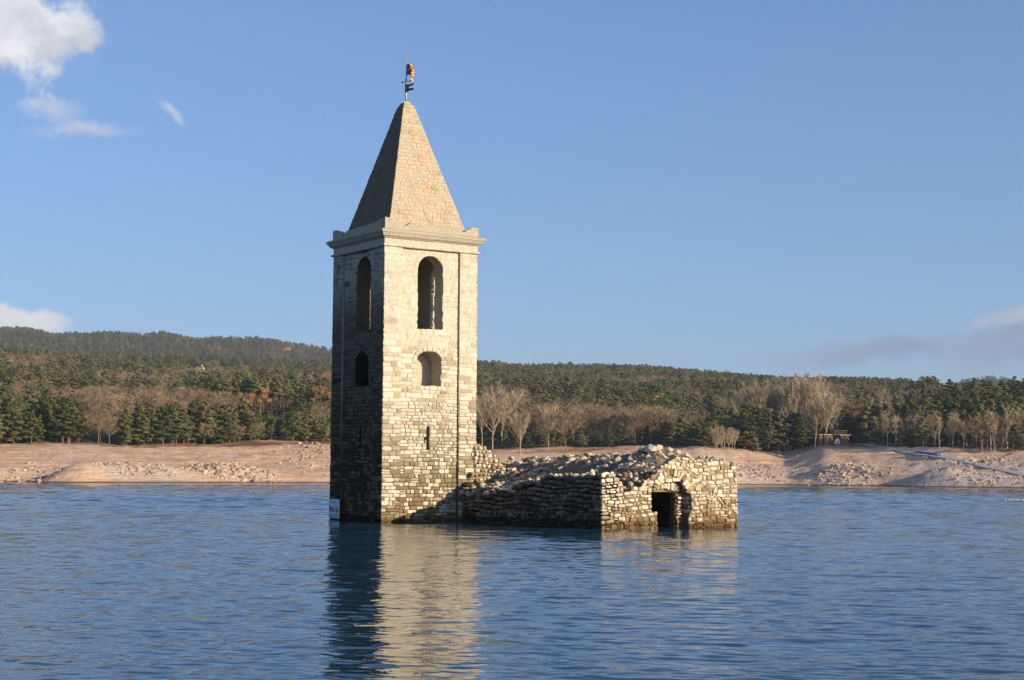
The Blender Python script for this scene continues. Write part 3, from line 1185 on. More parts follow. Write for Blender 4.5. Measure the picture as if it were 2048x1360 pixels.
vane = empty('weather_vane', TOPC + EZ * .62)
tag(vane, 'black swallow tailed weather vane under the flag', 'weather vane')
vx = Vector((.93, -.35, .10)).normalized()
vo = TOPC + EZ * .50
pl = [(0.04, 0), (.10, .01), (.42, .04), (.41, .10), (.36, .135), (.16, .135), (.13, .17), (.14, .215), (.20, .245), (.38, .27), (.43, .37), (.30, .35), (.13, .335), (.04, .32)]
n_ = vx.cross(EZ).normalized()
b = MB()
b.prism([vo + vx * u + EZ * (v + .06) - n_ * .012 for u, v in pl], n_ * .024)
b.build('tail', M['vane'], vane)
b = MB()
b.bar(TOPC + EZ * 1.06 - vx * .20, TOPC + EZ * 1.06 + vx * .24, .018, .018, 6)
b.box(TOPC + EZ * 1.06 - vx * .20, vx * .05, n_ * .05, EZ * .06)
b.box(TOPC + EZ * 1.06 + vx * .24, vx * .05, n_ * .05, EZ * .06)
b.build('crossbar', M['vane'], vane)
b = MB()
b.bar(TOPC + EZ * .50, TOPC + EZ * .95, .052, .052, 8)
b.build('socket', M['vane'], vane, True)

fvs, ffs, fmi = [], [], []
GU, GV = 20, 22
fx = Vector((.86, -.51, 0))
fn = Vector((.51, .86, 0))
HOIST, FLY = .60, .95
f0 = TOPC + EZ * 1.36 + Vector((.03, 0, 0))
for i in range(GU + 1):
    s = i / GU
    for j in range(GV + 1):
        t_ = j / GV
        u = s * FLY
        xx = .40 * sin(min(1.0, s * 1.05) * pi * .56) * (1 - .32 * (1 - t_) ** 1.2 * s)
        drop = .42 * s ** 1.6 * (.75 + .25 * t_)
        wave = .10 * sin(s * 9 + t_ * 2.6) * s ** .6 + .06 * sin(s * 15 - t_ * 5) * s
        fvs.append(f0 + fx * xx + fn * wave + EZ * (t_ * HOIST - drop + .06 * sin(s * 6) * (1 - t_)))
star = [(.155, .5)]
for i in range(GU):
    for j in range(GV):
        a = i * (GV + 1) + j
        ffs.append((a, a + GV + 1, a + GV + 2, a + 1))
        s, t_ = (i + .5) / GU, (j + .5) / GV
        if s < .5 * (1 - abs(t_ - .5) * 2):
            d = sqrt(((s - .16) * 1.6) ** 2 + (t_ - .5) ** 2)
            an = atan2(t_ - .5, (s - .16) * 1.6)
            fmi.append(3 if d < .075 + .055 * cos(5 * an) else 0)
        else:
            fmi.append(1 if int(t_ * 9) % 2 == 0 else 2)
fme = mesh_data('flag', fvs, ffs, [M['blue'], M['yellow'], M['red'], M['white']], True)
fme.polygons.foreach_set('material_index', fmi)
fl = link('flag', fme)
tag(fl, 'red and yellow striped flag with blue triangle and white star', 'flag')

# warning sign on the far pilaster of the shaded face
sg = empty('warning_sign', TA + EY * 4.55 + EZ * .1)
tag(sg, 'pale warning sign with red ring and triangles at the waterline of the tower', 'sign')
so = TA + EY * 3.91 - EX * .065


def sp(u, v, d=0.0):
    return so + EY * (1.06 - u) + EZ * (v + .10) - EX * d


def splate(name, mat, polys, d, t=.012):
    q = MB()
    for p in polys:
        q.prism([sp(u, v, d) for u, v in p], -EX * t)
    return q.build(name, mat, sg)


rect = lambda a, b_, c, d: [(a, b_), (c, b_), (c, d), (a, d)]
splate('board', M['sign'], [rect(0, 0, 1.06, .92)], 0, .03)
ring = []
for k in range(20):
    a0, a1 = 2 * pi * k / 20, 2 * pi * (k + 1) / 20
    ring.append([(.19 + .13 * cos(a0), .44 + .13 * sin(a0)), (.19 + .13 * cos(a1), .44 + .13 * sin(a1)), (.19 + .095 * cos(a1), .44 + .095 * sin(a1)), (.19 + .095 * cos(a0), .44 + .095 * sin(a0))])
splate('ring', M['sign_red'], ring, .032)
splate('figure', M['sign_black'], [rect(.165, .37, .215, .49), [(.165, .50), (.19, .535), (.215, .50)]], .032)
for cx in (.49, .83):
    splate('triangle', M['sign_black'], [[(cx - .145, .315), (cx + .145, .315), (cx, .57)]], .032)
    splate('triangle_field', M['sign_yellow'], [[(cx - .11, .335), (cx + .11, .335), (cx, .53)]], .046)
    splate('mark', M['sign_black'], [rect(cx - .018, .40, cx + .018, .47), rect(cx - .018, .355, cx + .018, .38)], .060)
splate('plate', M['sign_yellow'], [rect(.73, .245, .93, .295)], .032)
for k, (a, c, v) in enumerate(((.2, .72, .80), (.3, .6, .735), (.06, 1.0, .165), (.06, .94, .125), (.06, 1.0, .07), (.06, .85, .035))):
    q = []
    u = a
    rr = random.Random(k)
    while u < c:
        l = rr.uniform(.03, .10)
        q.append(rect(u, v, min(u + l, c), v + .022))
        u += l + .018
    splate('lettering', M['sign_blue'], q, .032, .006)

# ------------------------------------------------------------------ the ruined nave
RO = Vector((3.789, 69.157, 0.0))            # its near corner at the water
RW, RL = 7.55, 10.95
ruin = empty('church_ruin', RO)
tag(ruin, 'roofless ruined stone church nave half sunk beside the tower', 'church ruin')
rr = random.Random(44)


def F(px_, py_):
    """Point on the front wall as (along, height)."""
    p = on_plane(px_, py_, RO, EY)
    return ((p - RO).dot(EX), p.z)


def S(px_, py_):
    """Point on the side wall as (distance back from the near corner, height)."""
    p = on_plane(px_, py_, RO, EX)
    return ((p - RO).dot(EY), p.z)


front_top = [F(*q) for q in ((1203, 951), (1224, 946), (1235, 957), (1245, 968), (1249, 986), (1257, 984), (1264, 977), (1283, 973), (1288, 962), (1298, 954), (1314, 944), (1321, 936), (1333, 931), (1347, 916), (1357, 909), (1371, 912), (1384, 911), (1390, 919), (1404, 921), (1407, 927), (1427, 922), (1434, 926), (1448, 919), (1456, 923), (1464, 927), (1472, 936), (1475, 952), (1476, 1034))]
door = [F(*q) for q in ((1317, 1062), (1317, 1030), (1304, 1022), (1304, 986), (1311, 976), (1322, 966), (1334, 962), (1352, 962), (1364, 966), (1373, 974), (1374, 986), (1382, 989), (1384, 1018), (1378, 1032), (1374, 1062))]
fr_out = [(0, -.9)] + front_top + [(RW + .02, .5), (RW + .02, -.9)]
door = [(door[0][0], -.9)] + door[1:-1] + [(door[-1][0], -.9)]
k_in = fr_out[1:-1]
core_poly = [(0.13, -.9), (door[0][0] - .03, -.9)] + [(u + (-.03 if u < 3.7 else .03), v + (.03 if v > 1.2 else 0)) for u, v in door[1:-1]] + [(door[-1][0] + .03, -.9), (RW - .03, -.9)] + [(u + (.13 if u < .05 else (-.03 if u > RW - .1 else 0)), v - .07) for u, v in front_top[::-1]]
b = MB()
b.prism([RO + EX * u + EZ * v + EY * .06 for u, v in core_poly], EY * .86)
fwall = b.build('front_wall', M['rubble_mortar'], ruin)

side_top = [S(*q) for q in ((1203, 952), (1191, 951), (1175, 953), (1143, 951), (1102, 951), (1087, 954), (1078, 965), (1065, 975), (1042, 986), (1020, 984), (1000, 980), (965, 976), (945, 970), (930, 962))]
side_poly = [(0.0, -.9)] + side_top + [(side_top[-1][0] + .4, side_top[-1][1]), (side_top[-1][0] + .4, -.9)]
b = MB()
b.prism([RO + EY * max(u, .03) + EZ * (v - .06 if v > 0 else v) + EX * .06 for u, v in side_poly], EX * .8)
swall = b.build('side_wall', M['mortar_shaded'], ruin)


def nave_style(v):
    return (.09, .235), (.15, .50), .020, .058, .46, .06, 'block'


def side_style(v):
    return (.13, .28), (.24, .80), .034, .07, .6, .07, 'block'


rst = []
# the slanting joint of the old roof line across the right half of the front
dg0, dg1 = F(1369, 932), F(1474, 1032)
dn = Vector((dg1[1] - dg0[1], -(dg1[0] - dg0[0]))).normalized()
band = [(dg0[0] - dn.x * .10, dg0[1] - dn.y * .10), (dg0[0] + dn.x * .10, dg0[1] + dn.y * .10), (dg1[0] + dn.x * .10, dg1[1] + dn.y * .10), (dg1[0] - dn.x * .10, dg1[1] - dn.y * .10)]
# arch of stones over the door
ac = F(1343, 985)
ar0, ar1 = .74, 1.08
archp = [(ac[0] + ar1 * cos(pi * (.06 + .88 * i / 12)), ac[1] - .04 + ar1 * sin(pi * (.06 + .88 * i / 12))) for i in range(13)] + [(ac[0] + ar0 * cos(pi * (.94 - .88 * i / 12)), ac[1] - .04 + ar0 * sin(pi * (.94 - .88 * i / 12))) for i in range(13)]


def scan_minus(polys, v):
    return None


def lay_front():
    tmp = []
    lay(tmp, RO + EY * .06, EX, -EY, [fr_out, door], -.32, 3.3, nave_style, M['rubble'], rr, wave=.07)
    for it in tmp:
        p = it[1].translation - RO
        u, v = p.dot(EX), p.z
        r_ = sqrt((u - ac[0]) ** 2 + (v - ac[1] + .04) ** 2)
        if v > ac[1] and ar0 - .04 < r_ < ar1 - .02:
            continue
        dd = (u - dg0[0]) * dn.x + (v - dg0[1]) * dn.y
        if abs(dd) < .075 and dg0[0] < u < dg1[0]:
            continue
        rst.append(it)


lay_front()
n_v = 13
for i in range(n_v):
    t = pi * (.07 + .86 * (i + .5) / n_v)
    rd = EX * cos(t) + EZ * sin(t)
    tg = EX * -sin(t) + EZ * cos(t)
    p = RO + EY * .05 + EX * ac[0] + EZ * (ac[1] - .04) + rd * ((ar0 + ar1) / 2)
    wdt = .86 * pi * .9 / n_v * rr.uniform(.72, 1.05)
    rd = (rd + tg * rr.gauss(0, .09)).normalized()
    rst.append((.09, Matrix.Translation(p) @ Matrix((tg * wdt, -EY * .09 * rr.uniform(.7, 1.3), rd * (ar1 - ar0) * rr.uniform(.62, 1.12))).transposed().to_4x4(), 'block', rr.randrange(16), M['rubble']))
dl = sqrt((dg1[0] - dg0[0]) ** 2 + (dg1[1] - dg0[1]) ** 2)
du = EX * ((dg1[0] - dg0[0]) / dl) + EZ * ((dg1[1] - dg0[1]) / dl)
dv = EX * dn.x + EZ * dn.y
u = 0
while u < dl - .5:
    l = rr.uniform(.2, .42)
    p = RO + EY * .07 + EX * dg0[0] + EZ * dg0[1] + du * (u + l / 2) + dv * rr.uniform(-.03, .05)
    rst.append((.02, Matrix.Translation(p) @ Matrix((du * l * .92, -EY * .06, dv * rr.uniform(.04, .07))).transposed().to_4x4(), 'slab', rr.randrange(12), M['rubble']))
    u += l
# reveal of the door: the stones of the jambs, the lintel set back and the pier standing inside
for k in range(9):
    v = -.05 + k * .19
    for (uu, sgn, dep) in ((F(1304, 1000)[0], 1, .5), (F(1383, 1000)[0], -1, .5)):
        p = RO + EX * (uu - sgn * .05) + EY * (.12 + rr.uniform(0, .05) + dep * .5) + EZ * v
        rst.append((.05, Matrix.Translation(p) @ Matrix((EY * rr.uniform(.4, .6), EX * sgn * .09, EZ * .17)).transposed().to_4x4(), 'block', rr.randrange(16), M['rubble']))
FD = lambda a, c: (lambda p: ((p - RO).dot(EX), p.z))(on_plane(a, c, RO + EY * .55, EY))
pier = [FD(1351, 1064), FD(1366, 1064), FD(1363, 1030), FD(1366, 1000), FD(1372, 984), FD(1346, 984), FD(1353, 1000), FD(1350, 1030)]
b = MB()
b.prism([RO + EX * u + EZ * v + EY * .62 for u, v in pier], EY * .3)
b.build('door_pier', M['rubble_mortar'], ruin)
lay(rst, RO + EY * .58, EX, -EY, [pier], -.2, FD(1350, 984)[1], lambda v: ((.14, .24), (.2, .42), .03, .12, .4, .08, 'block'), M['rubble'], rr)
lint = [F(1306, 984), F(1380, 984), F(1376, 968), F(1345, 958), F(1312, 966)]
b = MB()
b.prism([RO + EX * u + EZ * v + EY * .42 for u, v in lint], EY * .5)
b.build('lintel', M['rubble_mortar'], ruin)
for k in range(9):
    u = lint[0][0] + .12 + k * .19
    p = RO + EX * u + EY * .40 + EZ * (lint[0][1] + .16 + .10 * sin(pi * (k + .5) / 9))
    rst.append((.06, Matrix.Translation(p) @ Matrix((EX * .16, -EY * rr.uniform(.08, .2), EZ * rr.uniform(.26, .4))).transposed().to_4x4(), 'block', rr.randrange(16), M['rubble']))
# side wall stones
lay(rst, RO + EX * .06, EY, -EX, [side_poly], -.32, 2.5, side_style, M['rubble_shaded'], rr, wave=.05)
# end of the front wall seen from the right, and its back
lay(rst, RO + EX * (RW - .02), EY, EX, [[(.06, -.5), (.9, -.5), (.9, 2.2), (.06, 2.6)]], -.3, 2.6, nave_style, M['rubble'], rr)
# a row of little blind arches low on the side wall
for l0 in [5.1 + .42 * k for k in range(4)] + [7.4 + .42 * k for k in range(5)] + [.9 + .5 * k for k in range(5)]:
    q = MB()
    for i in range(7):
        a0, a1 = pi * i / 7, pi * (i + 1) / 7
        pts = [(l0 + .20 * cos(a0), .42 + .20 * sin(a0)), (l0 + .20 * cos(a1), .42 + .20 * sin(a1)), (l0 + .13 * cos(a1), .42 + .13 * sin(a1)), (l0 + .13 * cos(a0), .42 + .13 * sin(a0))]
        q.prism([RO - EX * .0 + EY * a + EZ * z_ for a, z_ in pts], -EX * .11)
    q.build('blind_arch', M['rubble_shaded'], swall)


# the mound of fallen vault between the walls
def crest(l):
    return float(np.interp(l, [0, .5, 1.2, 2.5, 4.5, 7, 9, 13, 18], [2.55, 3.0, 3.32, 3.2, 3.05, 2.98, 2.9, 2.75, 2.2]))


def mound_z(l, w_):
    c = crest(l)
    x = w_ / RW
    lo = float(np.interp(l, [0, 3, 6, 8, 11, 13], [1.7, 1.85, 1.75, 1.35, 1.25, 2.2]))
    if x < .52:
        z = lo + (c - lo) * exp(-((x - .52) / .27) ** 2)
    else:
        z = c - .35 * min(1, (x - .52) / .3)
        if l < 1.2:
            z = min(z, float(np.interp(w_, [3.9, 4.6, 5.6, 7.5], [2.95, 2.72, 2.5, 2.1])))
    if l < 1.6 and w_ < 2.7:     # the hole behind the broken left end of the front
        z -= .75 * exp(-((w_ - 1.5) / .7) ** 2) * exp(-((l - .5) / .8) ** 2)
    p = Vector((l * .9, w_ * .9, 0))
    return z + .20 * mn.fractal(p * 1.2, 1, 2, 4) + .09 * mn.fractal(p * 5, 1, 2, 3)


vs, fs = [], []
NL, NW = 110, 52
for i in range(NL + 1):
    l = .25 + (17.6 - .25) * i / NL
    for j in range(NW + 1):
        w_ = .12 + (RW - .15) * j / NW
        vs.append(RO + EX * w_ + EY * l + EZ * mound_z(l, w_))
for i in range(NL):
    for j in range(NW):
        a = i * (NW + 1) + j
        fs.append((a, a + 1, a + NW + 2, a + NW + 1))
link('vault_mound', mesh_data('vault_mound', vs, fs, [M['earth']], True), ruin)

# far wall and the broken stub of the gable against the tower
FARO = RO + EX * (RW - .75)
far_px = [(1372, 925), (1350, 912), (1330, 906), (1300, 908), (1275, 908), (1240, 908), (1215, 911), (1190, 910), (1160, 912), (1130, 916), (1105, 919), (1090, 915), (1070, 916), (1045, 921), (1030, 925), (1012, 935), (1000, 942)]
far_top = [(lambda p: ((p - FARO).dot(EY), p.z))(on_plane(a, c, FARO, EX)) for a, c in far_px]
far_top = [q for q in far_top if q[0] > .95]
b = MB()
b.prism([RO + EX * (RW - .75) + EY * l + EZ * z for l, z in [(far_top[0][0], -.9)] + far_top + [(far_top[-1][0], -.9)]], EX * .7)
b.build('far_wall', M['rubble_mortar'], ruin)
lay(rst, RO + EX * (RW - .75), EY, -EX, [[(far_top[0][0], 1.8)] + far_top + [(far_top[-1][0], 1.8)]], 1.9, 4.0, lambda v: ((.12, .22), (.2, .5), .04, .10, .5, .1, 'block'), M['rubble'], rr, wave=.06)
go = TA + EX * (SIDE - .15) - EY * .05
G = lambda px_, py_: ((lambda p: ((p - go).dot(EX), p.z))(on_plane(px_, py_, go, EY)))
stub = [G(*q) for q in ((949, 1010), (948, 886), (958, 884), (966, 888), (975, 895), (986, 903), (996, 913), (1005, 925), (1011, 936), (1016, 952), (1024, 960), (1030, 1010))]
b = MB()
b.prism([go + EX * u + EZ * (v - .08) + EY * .05 for u, v in stub], EY * .9)
b.build('gable_stub', M['rubble_mortar'], ruin)
lay(rst, go + EY * .05, EX, -EY, [stub], 1.0, 4.0, lambda v: ((.14, .26), (.16, .34), .03, .13, .95, .25, 'cobble'), M['rubble'], rr, wave=.08)

# spilled stones
spill = []


def spill_at(l, w_, s, dz=.0, squash=None):
    p = RO + EX * w_ + EY * l
    z = mound_z(l, w_) + dz
    i = rr.randrange(14)
    R = Matrix.Rotation(rr.uniform(0, 6.28), 3, 'Z') @ Matrix.Rotation(rr.gauss(0, .35), 3, 'X')
    sc = (s * rr.uniform(.8, 1.4), s * rr.uniform(.7, 1.1), s * (squash or rr.uniform(.45, .85)))
    m_ = R.to_4x4() @ Matrix.Diagonal((*sc, 1))
    spill.append((s * s, Matrix.Translation((p.x, p.y, z)) @ m_, 'boulder', i, M['rubble']))


for _ in range(4200):
    l, w_ = rr.uniform(.3, 17), rr.uniform(.2, RW - .2)
    n = mn.noise(Vector((l * .8, w_ * .8, 3)))
    edge = min(w_, 1.2) / 1.2
    if n < -.30 + .35 * edge and l > 1.8:
        continue
    spill_at(l, w_, rr.choice((.06, .08, .08, .10, .10, .13, .16, .2, .26, .34)), .02)
for _ in range(420):      # heaped on the low part next to the tower
    l, w_ = rr.uniform(7.4, RL + .3), rr.uniform(-.1, 2.4)
    spill_at(l, w_, rr.choice((.14, .18, .24, .32, .40)), rr.uniform(-.1, .35) * max(0, 1 - abs(l - 9.6) / 2.4))
for l0, z0_ in [(u, v) for u, v in side_top][:-2]:
    for _ in range(4):
        l = l0 + rr.uniform(-.3, .3)
        s = rr.choice((.14, .2, .26))
        p = RO + EY * l + EX * rr.uniform(.1, .7)
        top = float(np.interp(l, [u for u, v in side_top], [v for u, v in side_top]))
        sc = Matrix.Diagonal((s * 1.2, s, s * .7, 1))
        spill.append((s * s, Matrix.Translation((p.x, p.y, top + .02)) @ Matrix.Rotation(rr.uniform(0, 6), 4, 'Z') @ sc, 'boulder', rr.randrange(14), M['rubble']))
for (u, v) in front_top[:-1]:
    for _ in range(4):
        s = rr.choice((.14, .2, .26))
        p = RO + EX * min(RW - .15, max(.15, u + rr.uniform(-.15, .15))) + EY * rr.uniform(.15, .8)
        spill.append((s * s, Matrix.Translation((p.x, p.y, v + rr.uniform(-.06, .03))) @ Matrix.Rotation(rr.uniform(0, 6), 4, 'Z') @ Matrix.Diagonal((s * 1.2, s, s * .75, 1)), 'boulder', rr.randrange(14), M['rubble']))
for _ in range(300):      # along the far wall
    l = rr.uniform(far_top[0][0], far_top[-1][0])
    s = rr.choice((.14, .2, .28, .36))
    p = RO + EX * (RW - rr.uniform(.0, 1.3)) + EY * l
    top = float(np.interp(l, [a for a, _ in far_top], [b_ for _, b_ in far_top]))
    spill.append((s * s, Matrix.Translation((p.x, p.y, top + rr.uniform(-.2, .06))) @ Matrix.Rotation(rr.uniform(0, 6), 4, 'Z') @ Matrix.Diagonal((s * 1.4, s, s * .6, 1)), 'boulder', rr.randrange(14), M['rubble']))
rest('rubble', spill, ruin)
rst.sort(key=lambda s: -s[0])
for it in rst[:300]:
    place('stone', it, ruin)
rest('masonry', rst[300:], ruin)

# loose blocks one could lift off
LOOSE = [  # column, row, distance back along the nave, width, height, label
    (1301, 897, 1.5, .62, .40, 'large pale square block on the highest point of the ruin'),
    (1316, 896, 1.4, .44, .34, 'pale block leaning against the large square block on the ruin crest'),
    (1286, 897, 1.8, .44, .28, 'flat grey topped stone left of the large block on the ruin crest'),
    (1338, 899, 1.1, .46, .26, 'pale oblong block alone to the right on the ruin crest'),
    (1355, 904, .6, .30, .24, 'small stone perched on the gable peak above the doorway'),
    (1237, 921, 2.6, .44, .38, 'pale pointed boulder on the middle of the grey mound'),
    (1258, 935, 1.6, .58, .38, 'big tilted grey slab on the slope below the pointed boulder'),
    (1283, 927, 1.4, .30, .20, 'pale rounded stone lying on the slope right of the tilted slab'),
    (1250, 949, .8, .28, .30, 'upright pale stone behind the broken left end of the front wall'),
    (1262, 951, .8, .24, .28, 'narrow upright stone beside the shadowed gap in the front wall'),
    (1184, 945, .35, .27, .33, 'white egg shaped stone standing on the side wall near the corner'),
    (1132, 949, .4, .26, .20, 'left of two pale round stones side by side on the wall top'),
    (1141, 949, .4, .26, .21, 'right of two pale round stones side by side on the wall top'),
    (1102, 949, .4, .22, .17, 'small triangular pale stone near the stepped end of the wall top'),
    (1168, 952, .4, .30, .14, 'flat pale stone on the wall top beside the egg shaped stone'),
    (1022, 913, 9.6, .36, .24, 'pale boulder where the cobbled gable stub meets the far wall'),
    (986, 935, 9.8, .34, .30, 'square pale block in the rubble below the cobbled gable stub'),
    (1075, 916, 8.5, .62, .30, 'long ragged block lying on the far wall of the nave'),
    (1110, 918, 7.6, .50, .24, 'weathered lump of masonry on the far wall right of the long block'),
    (1378, 915, .4, .34, .26, 'pale stone on the front wall top just right of the gable peak'),
    (1445, 921, .4, .34, .24, 'topmost stone of the right corner stack on the front wall'),
    (1429, 925, .4, .28, .20, 'grey stone left of the right corner stack on the front wall'),
]
for (px_, py_, l, wd, hg, lab) in LOOSE:
    o = bpy.data.objects.new('loose_stone', shared_mesh('boulder', rr.randrange(14), M['rubble'], 'loose_stone'))
    COL.objects.link(o)
    n_ = EY
    p = on_plane(px_, py_ + 2, FARO + EX * .3, EX) if ('far wall' in lab) else on_plane(px_, py_, RO + EY * l, EY) if 'side wall' not in lab and 'wall top' not in lab or 'front wall top' in lab else on_plane(px_, py_, RO + EX * .4, EX)
    wl = (p - RO).dot(EX)
    o.location = (p.x, p.y, p.z - .02)
    o.rotation_euler = (rr.gauss(0, .15), rr.gauss(0, .15), rr.uniform(0, 6))
    o.scale = (wd * 1.05, wd * .95, hg * 1.1)
    tag(o, lab, 'stone', 'loose stones on the church ruin')

# ------------------------------------------------------------------ rocks on the shore
def rocks():
    r = random.Random(77)
    vs, fs = [], []
    m = stone_material('shore rock', [(0, (.30, .20, .135)), (.3, (.46, .33, .235)), (.7, (.62, .48, .36)), (1, (.38, .26, .18))], .01, 0, (.2, .15, .1), wet=False)
    fields = [(255, 352, 120, 9, 1500, .42), (410, 380, 55, 8, 700, .65), (490, 383, 45, 7, 700, .65), (440, 376, 22, 12, 260, .8), (1470, 480, 90, 22, 1100, .6), (1680, 462, 40, 12, 700, .75), (1720, 450, 50, 25, 400, .65), (1960, 422, 90, 30, 900, .5), (600, 440, 60, 30, 160, .6), (60, 340, 60, 16, 200, .6), (640, 478, 40, 14, 130, .8), (1960, 455, 60, 10, 160, .8)]
    for (u0, y0, su, sy, n, s0) in fields:
        for _ in range(int(n * 1.7)):
            u, y = r.gauss(u0, su * .6), r.gauss(y0, sy * .6)
            if y < shore(u) + .5 or mn.noise(Vector((u * .05, y * .22, 8))) < -.15:
                continue
            s = s0 * 1.25 * r.choice((.25, .3, .35, .45, .55, .7, .9, 1.3)) * r.uniform(.6, 1.2)
            pv, pf = POOLS['boulder'][r.randrange(14)]
            mw = Matrix.Translation(spot(u, y, s * .12)) @ Matrix.Rotation(r.uniform(0, 6), 4, 'Z') @ Matrix.Rotation(r.gauss(0, .4), 4, 'X') @ Matrix.Diagonal((s * 1.3, s, s * .75, 1))
            k = len(vs)
            vs += [mw @ Vector(v) for v in pv]
            fs += [tuple(a + k for a in f) for f in pf]
    o = link('shore_rocks', mesh_data('shore_rocks', vs, fs, [m]))
    tag(o, 'pale angular rocks strewn over the exposed lake shore', None, None, 'stuff')


rocks()

# ------------------------------------------------------------------ trees
tr = random.Random(91)


_ico = bmesh.new()
bmesh.ops.create_icosphere(_ico, subdivisions=1, radius=1)
ICO_V = [v.co.copy() for v in _ico.verts]
ICO_F = [tuple(v.index for v in f.verts) for f in _ico.faces]
_ico.free()


def leaf_clump(r, c, rx, rz, n, s, vs, fs):
    """A tuft: a dark inner mass with leaf-sized faces standing off it, mostly facing outwards."""
    c = Vector(c)
    k = len(vs)
    for v in ICO_V:
        q = r.uniform(.62, .92)
        vs.append(c + Vector((v.x * rx * q, v.y * rx * q, v.z * rz * q)))
    fs += [tuple(a + k for a in f) for f in ICO_F]
    for _ in range(n):
        a, e = r.uniform(0, 2 * pi), math.asin(r.uniform(-.8, 1))
        q = r.uniform(.7, 1.15)
        o = Vector((cos(a) * cos(e), sin(a) * cos(e), sin(e)))
        p = c + Vector((o.x * rx * q, o.y * rx * q, o.z * rz * q))
        nn = (o + Vector((r.gauss(0, .5), r.gauss(0, .5), r.gauss(0, .5)))).normalized()
        d1 = nn.orthogonal().normalized()
        d1 = Matrix.Rotation(r.uniform(0, 6.28), 3, nn) @ d1
        d2 = nn.cross(d1)
        k = len(vs)
        sz = s * r.uniform(.6, 1.35)
        vs += [p - d1 * sz * .5 - d2 * sz * .25, p + d1 * sz * .5 - d2 * sz * .1, p + d2 * sz * .5]
        fs.append((k, k + 1, k + 2))


def tube(vs, fs, pts, radii, n=5):
    k = len(vs)
    for i, (p, r_) in enumerate(zip(pts, radii)):
        d = (pts[min(i + 1, len(pts) - 1)] - pts[max(i - 1, 0)]).normalized()
        a = d.orthogonal().normalized()
        b_ = d.cross(a)
        for j in range(n):
            t = 2 * pi * j / n
            vs.append(p + (a * cos(t) + b_ * sin(t)) * r_)
    for i in range(len(pts) - 1):
        for j in range(n):
            fs.append((k + i * n + j, k + i * n + (j + 1) % n, k + i * n + n + (j + 1) % n, k + i * n + n + j))


def make_pine(seed, dens=1.0, slim=1.0, low=(.07, .22)):
    """A pine of unit height: (trunk mesh, crown mesh)."""
    r = random.Random(seed)
    tv, tf, cv, cf = [], [], [], []
    bend = Vector((r.gauss(0, .02), r.gauss(0, .02), 0))
    ax = lambda h: bend * sin(h * 3) + Vector((0, 0, h))
    tube(tv, tf, [ax(h) for h in (-.03, .15, .4, .65, .9)], [.020, .016, .013, .009, .003])
    low = r.uniform(*low)
    n = int(20 * dens) + r.randrange(5)
    for i in range(n):
        k = (i + r.random()) / n
        h = low + (1.0 - low) * k
        spread = (.215 * (1 - k) ** .8 + .04) * slim * (1 if k > .12 else .8) * r.uniform(.7, 1.25)
        a = i * 2.4 + r.uniform(-.5, .5)
        d = spread * r.uniform(.35, 1.15)
        c = ax(h) + Vector((cos(a) * d, sin(a) * d, r.uniform(-.02, .02)))
        if d > .07 and i % 2 == 0:
            tube(tv, tf, [ax(h - .05), c], [.006, .003], 3)
        leaf_clump(r, c, spread * .56 + .03, (.042 + .022 * r.random()), int(44 * dens), .046, cv, cf)
    leaf_clump(r, ax(.97), .04, .04, int(24 * dens), .045, cv, cf)
    return tv, tf, cv, cf


def make_round(seed, dens=1.0):
    """A broad leafy crown for oaks that keep dry leaves."""
    r = random.Random(seed)
    tv, tf, cv, cf = [], [], [], []
    tube(tv, tf, [Vector((0, 0, h)) for h in (-.03, .3, .6)], [.024, .018, .008])
    for i in range(int(13 * dens)):
        a, e = r.uniform(0, 2 * pi), r.uniform(-.5, 1.3)
        c = Vector((cos(a) * cos(e) * .25, sin(a) * cos(e) * .25, .62 + sin(e) * .27))
        tube(tv, tf, [Vector((0, 0, .35)), c], [.008, .003], 3)
        leaf_clump(r, c, .13, .11, int(52 * dens), .048, cv, cf)
    return tv, tf, cv, cf


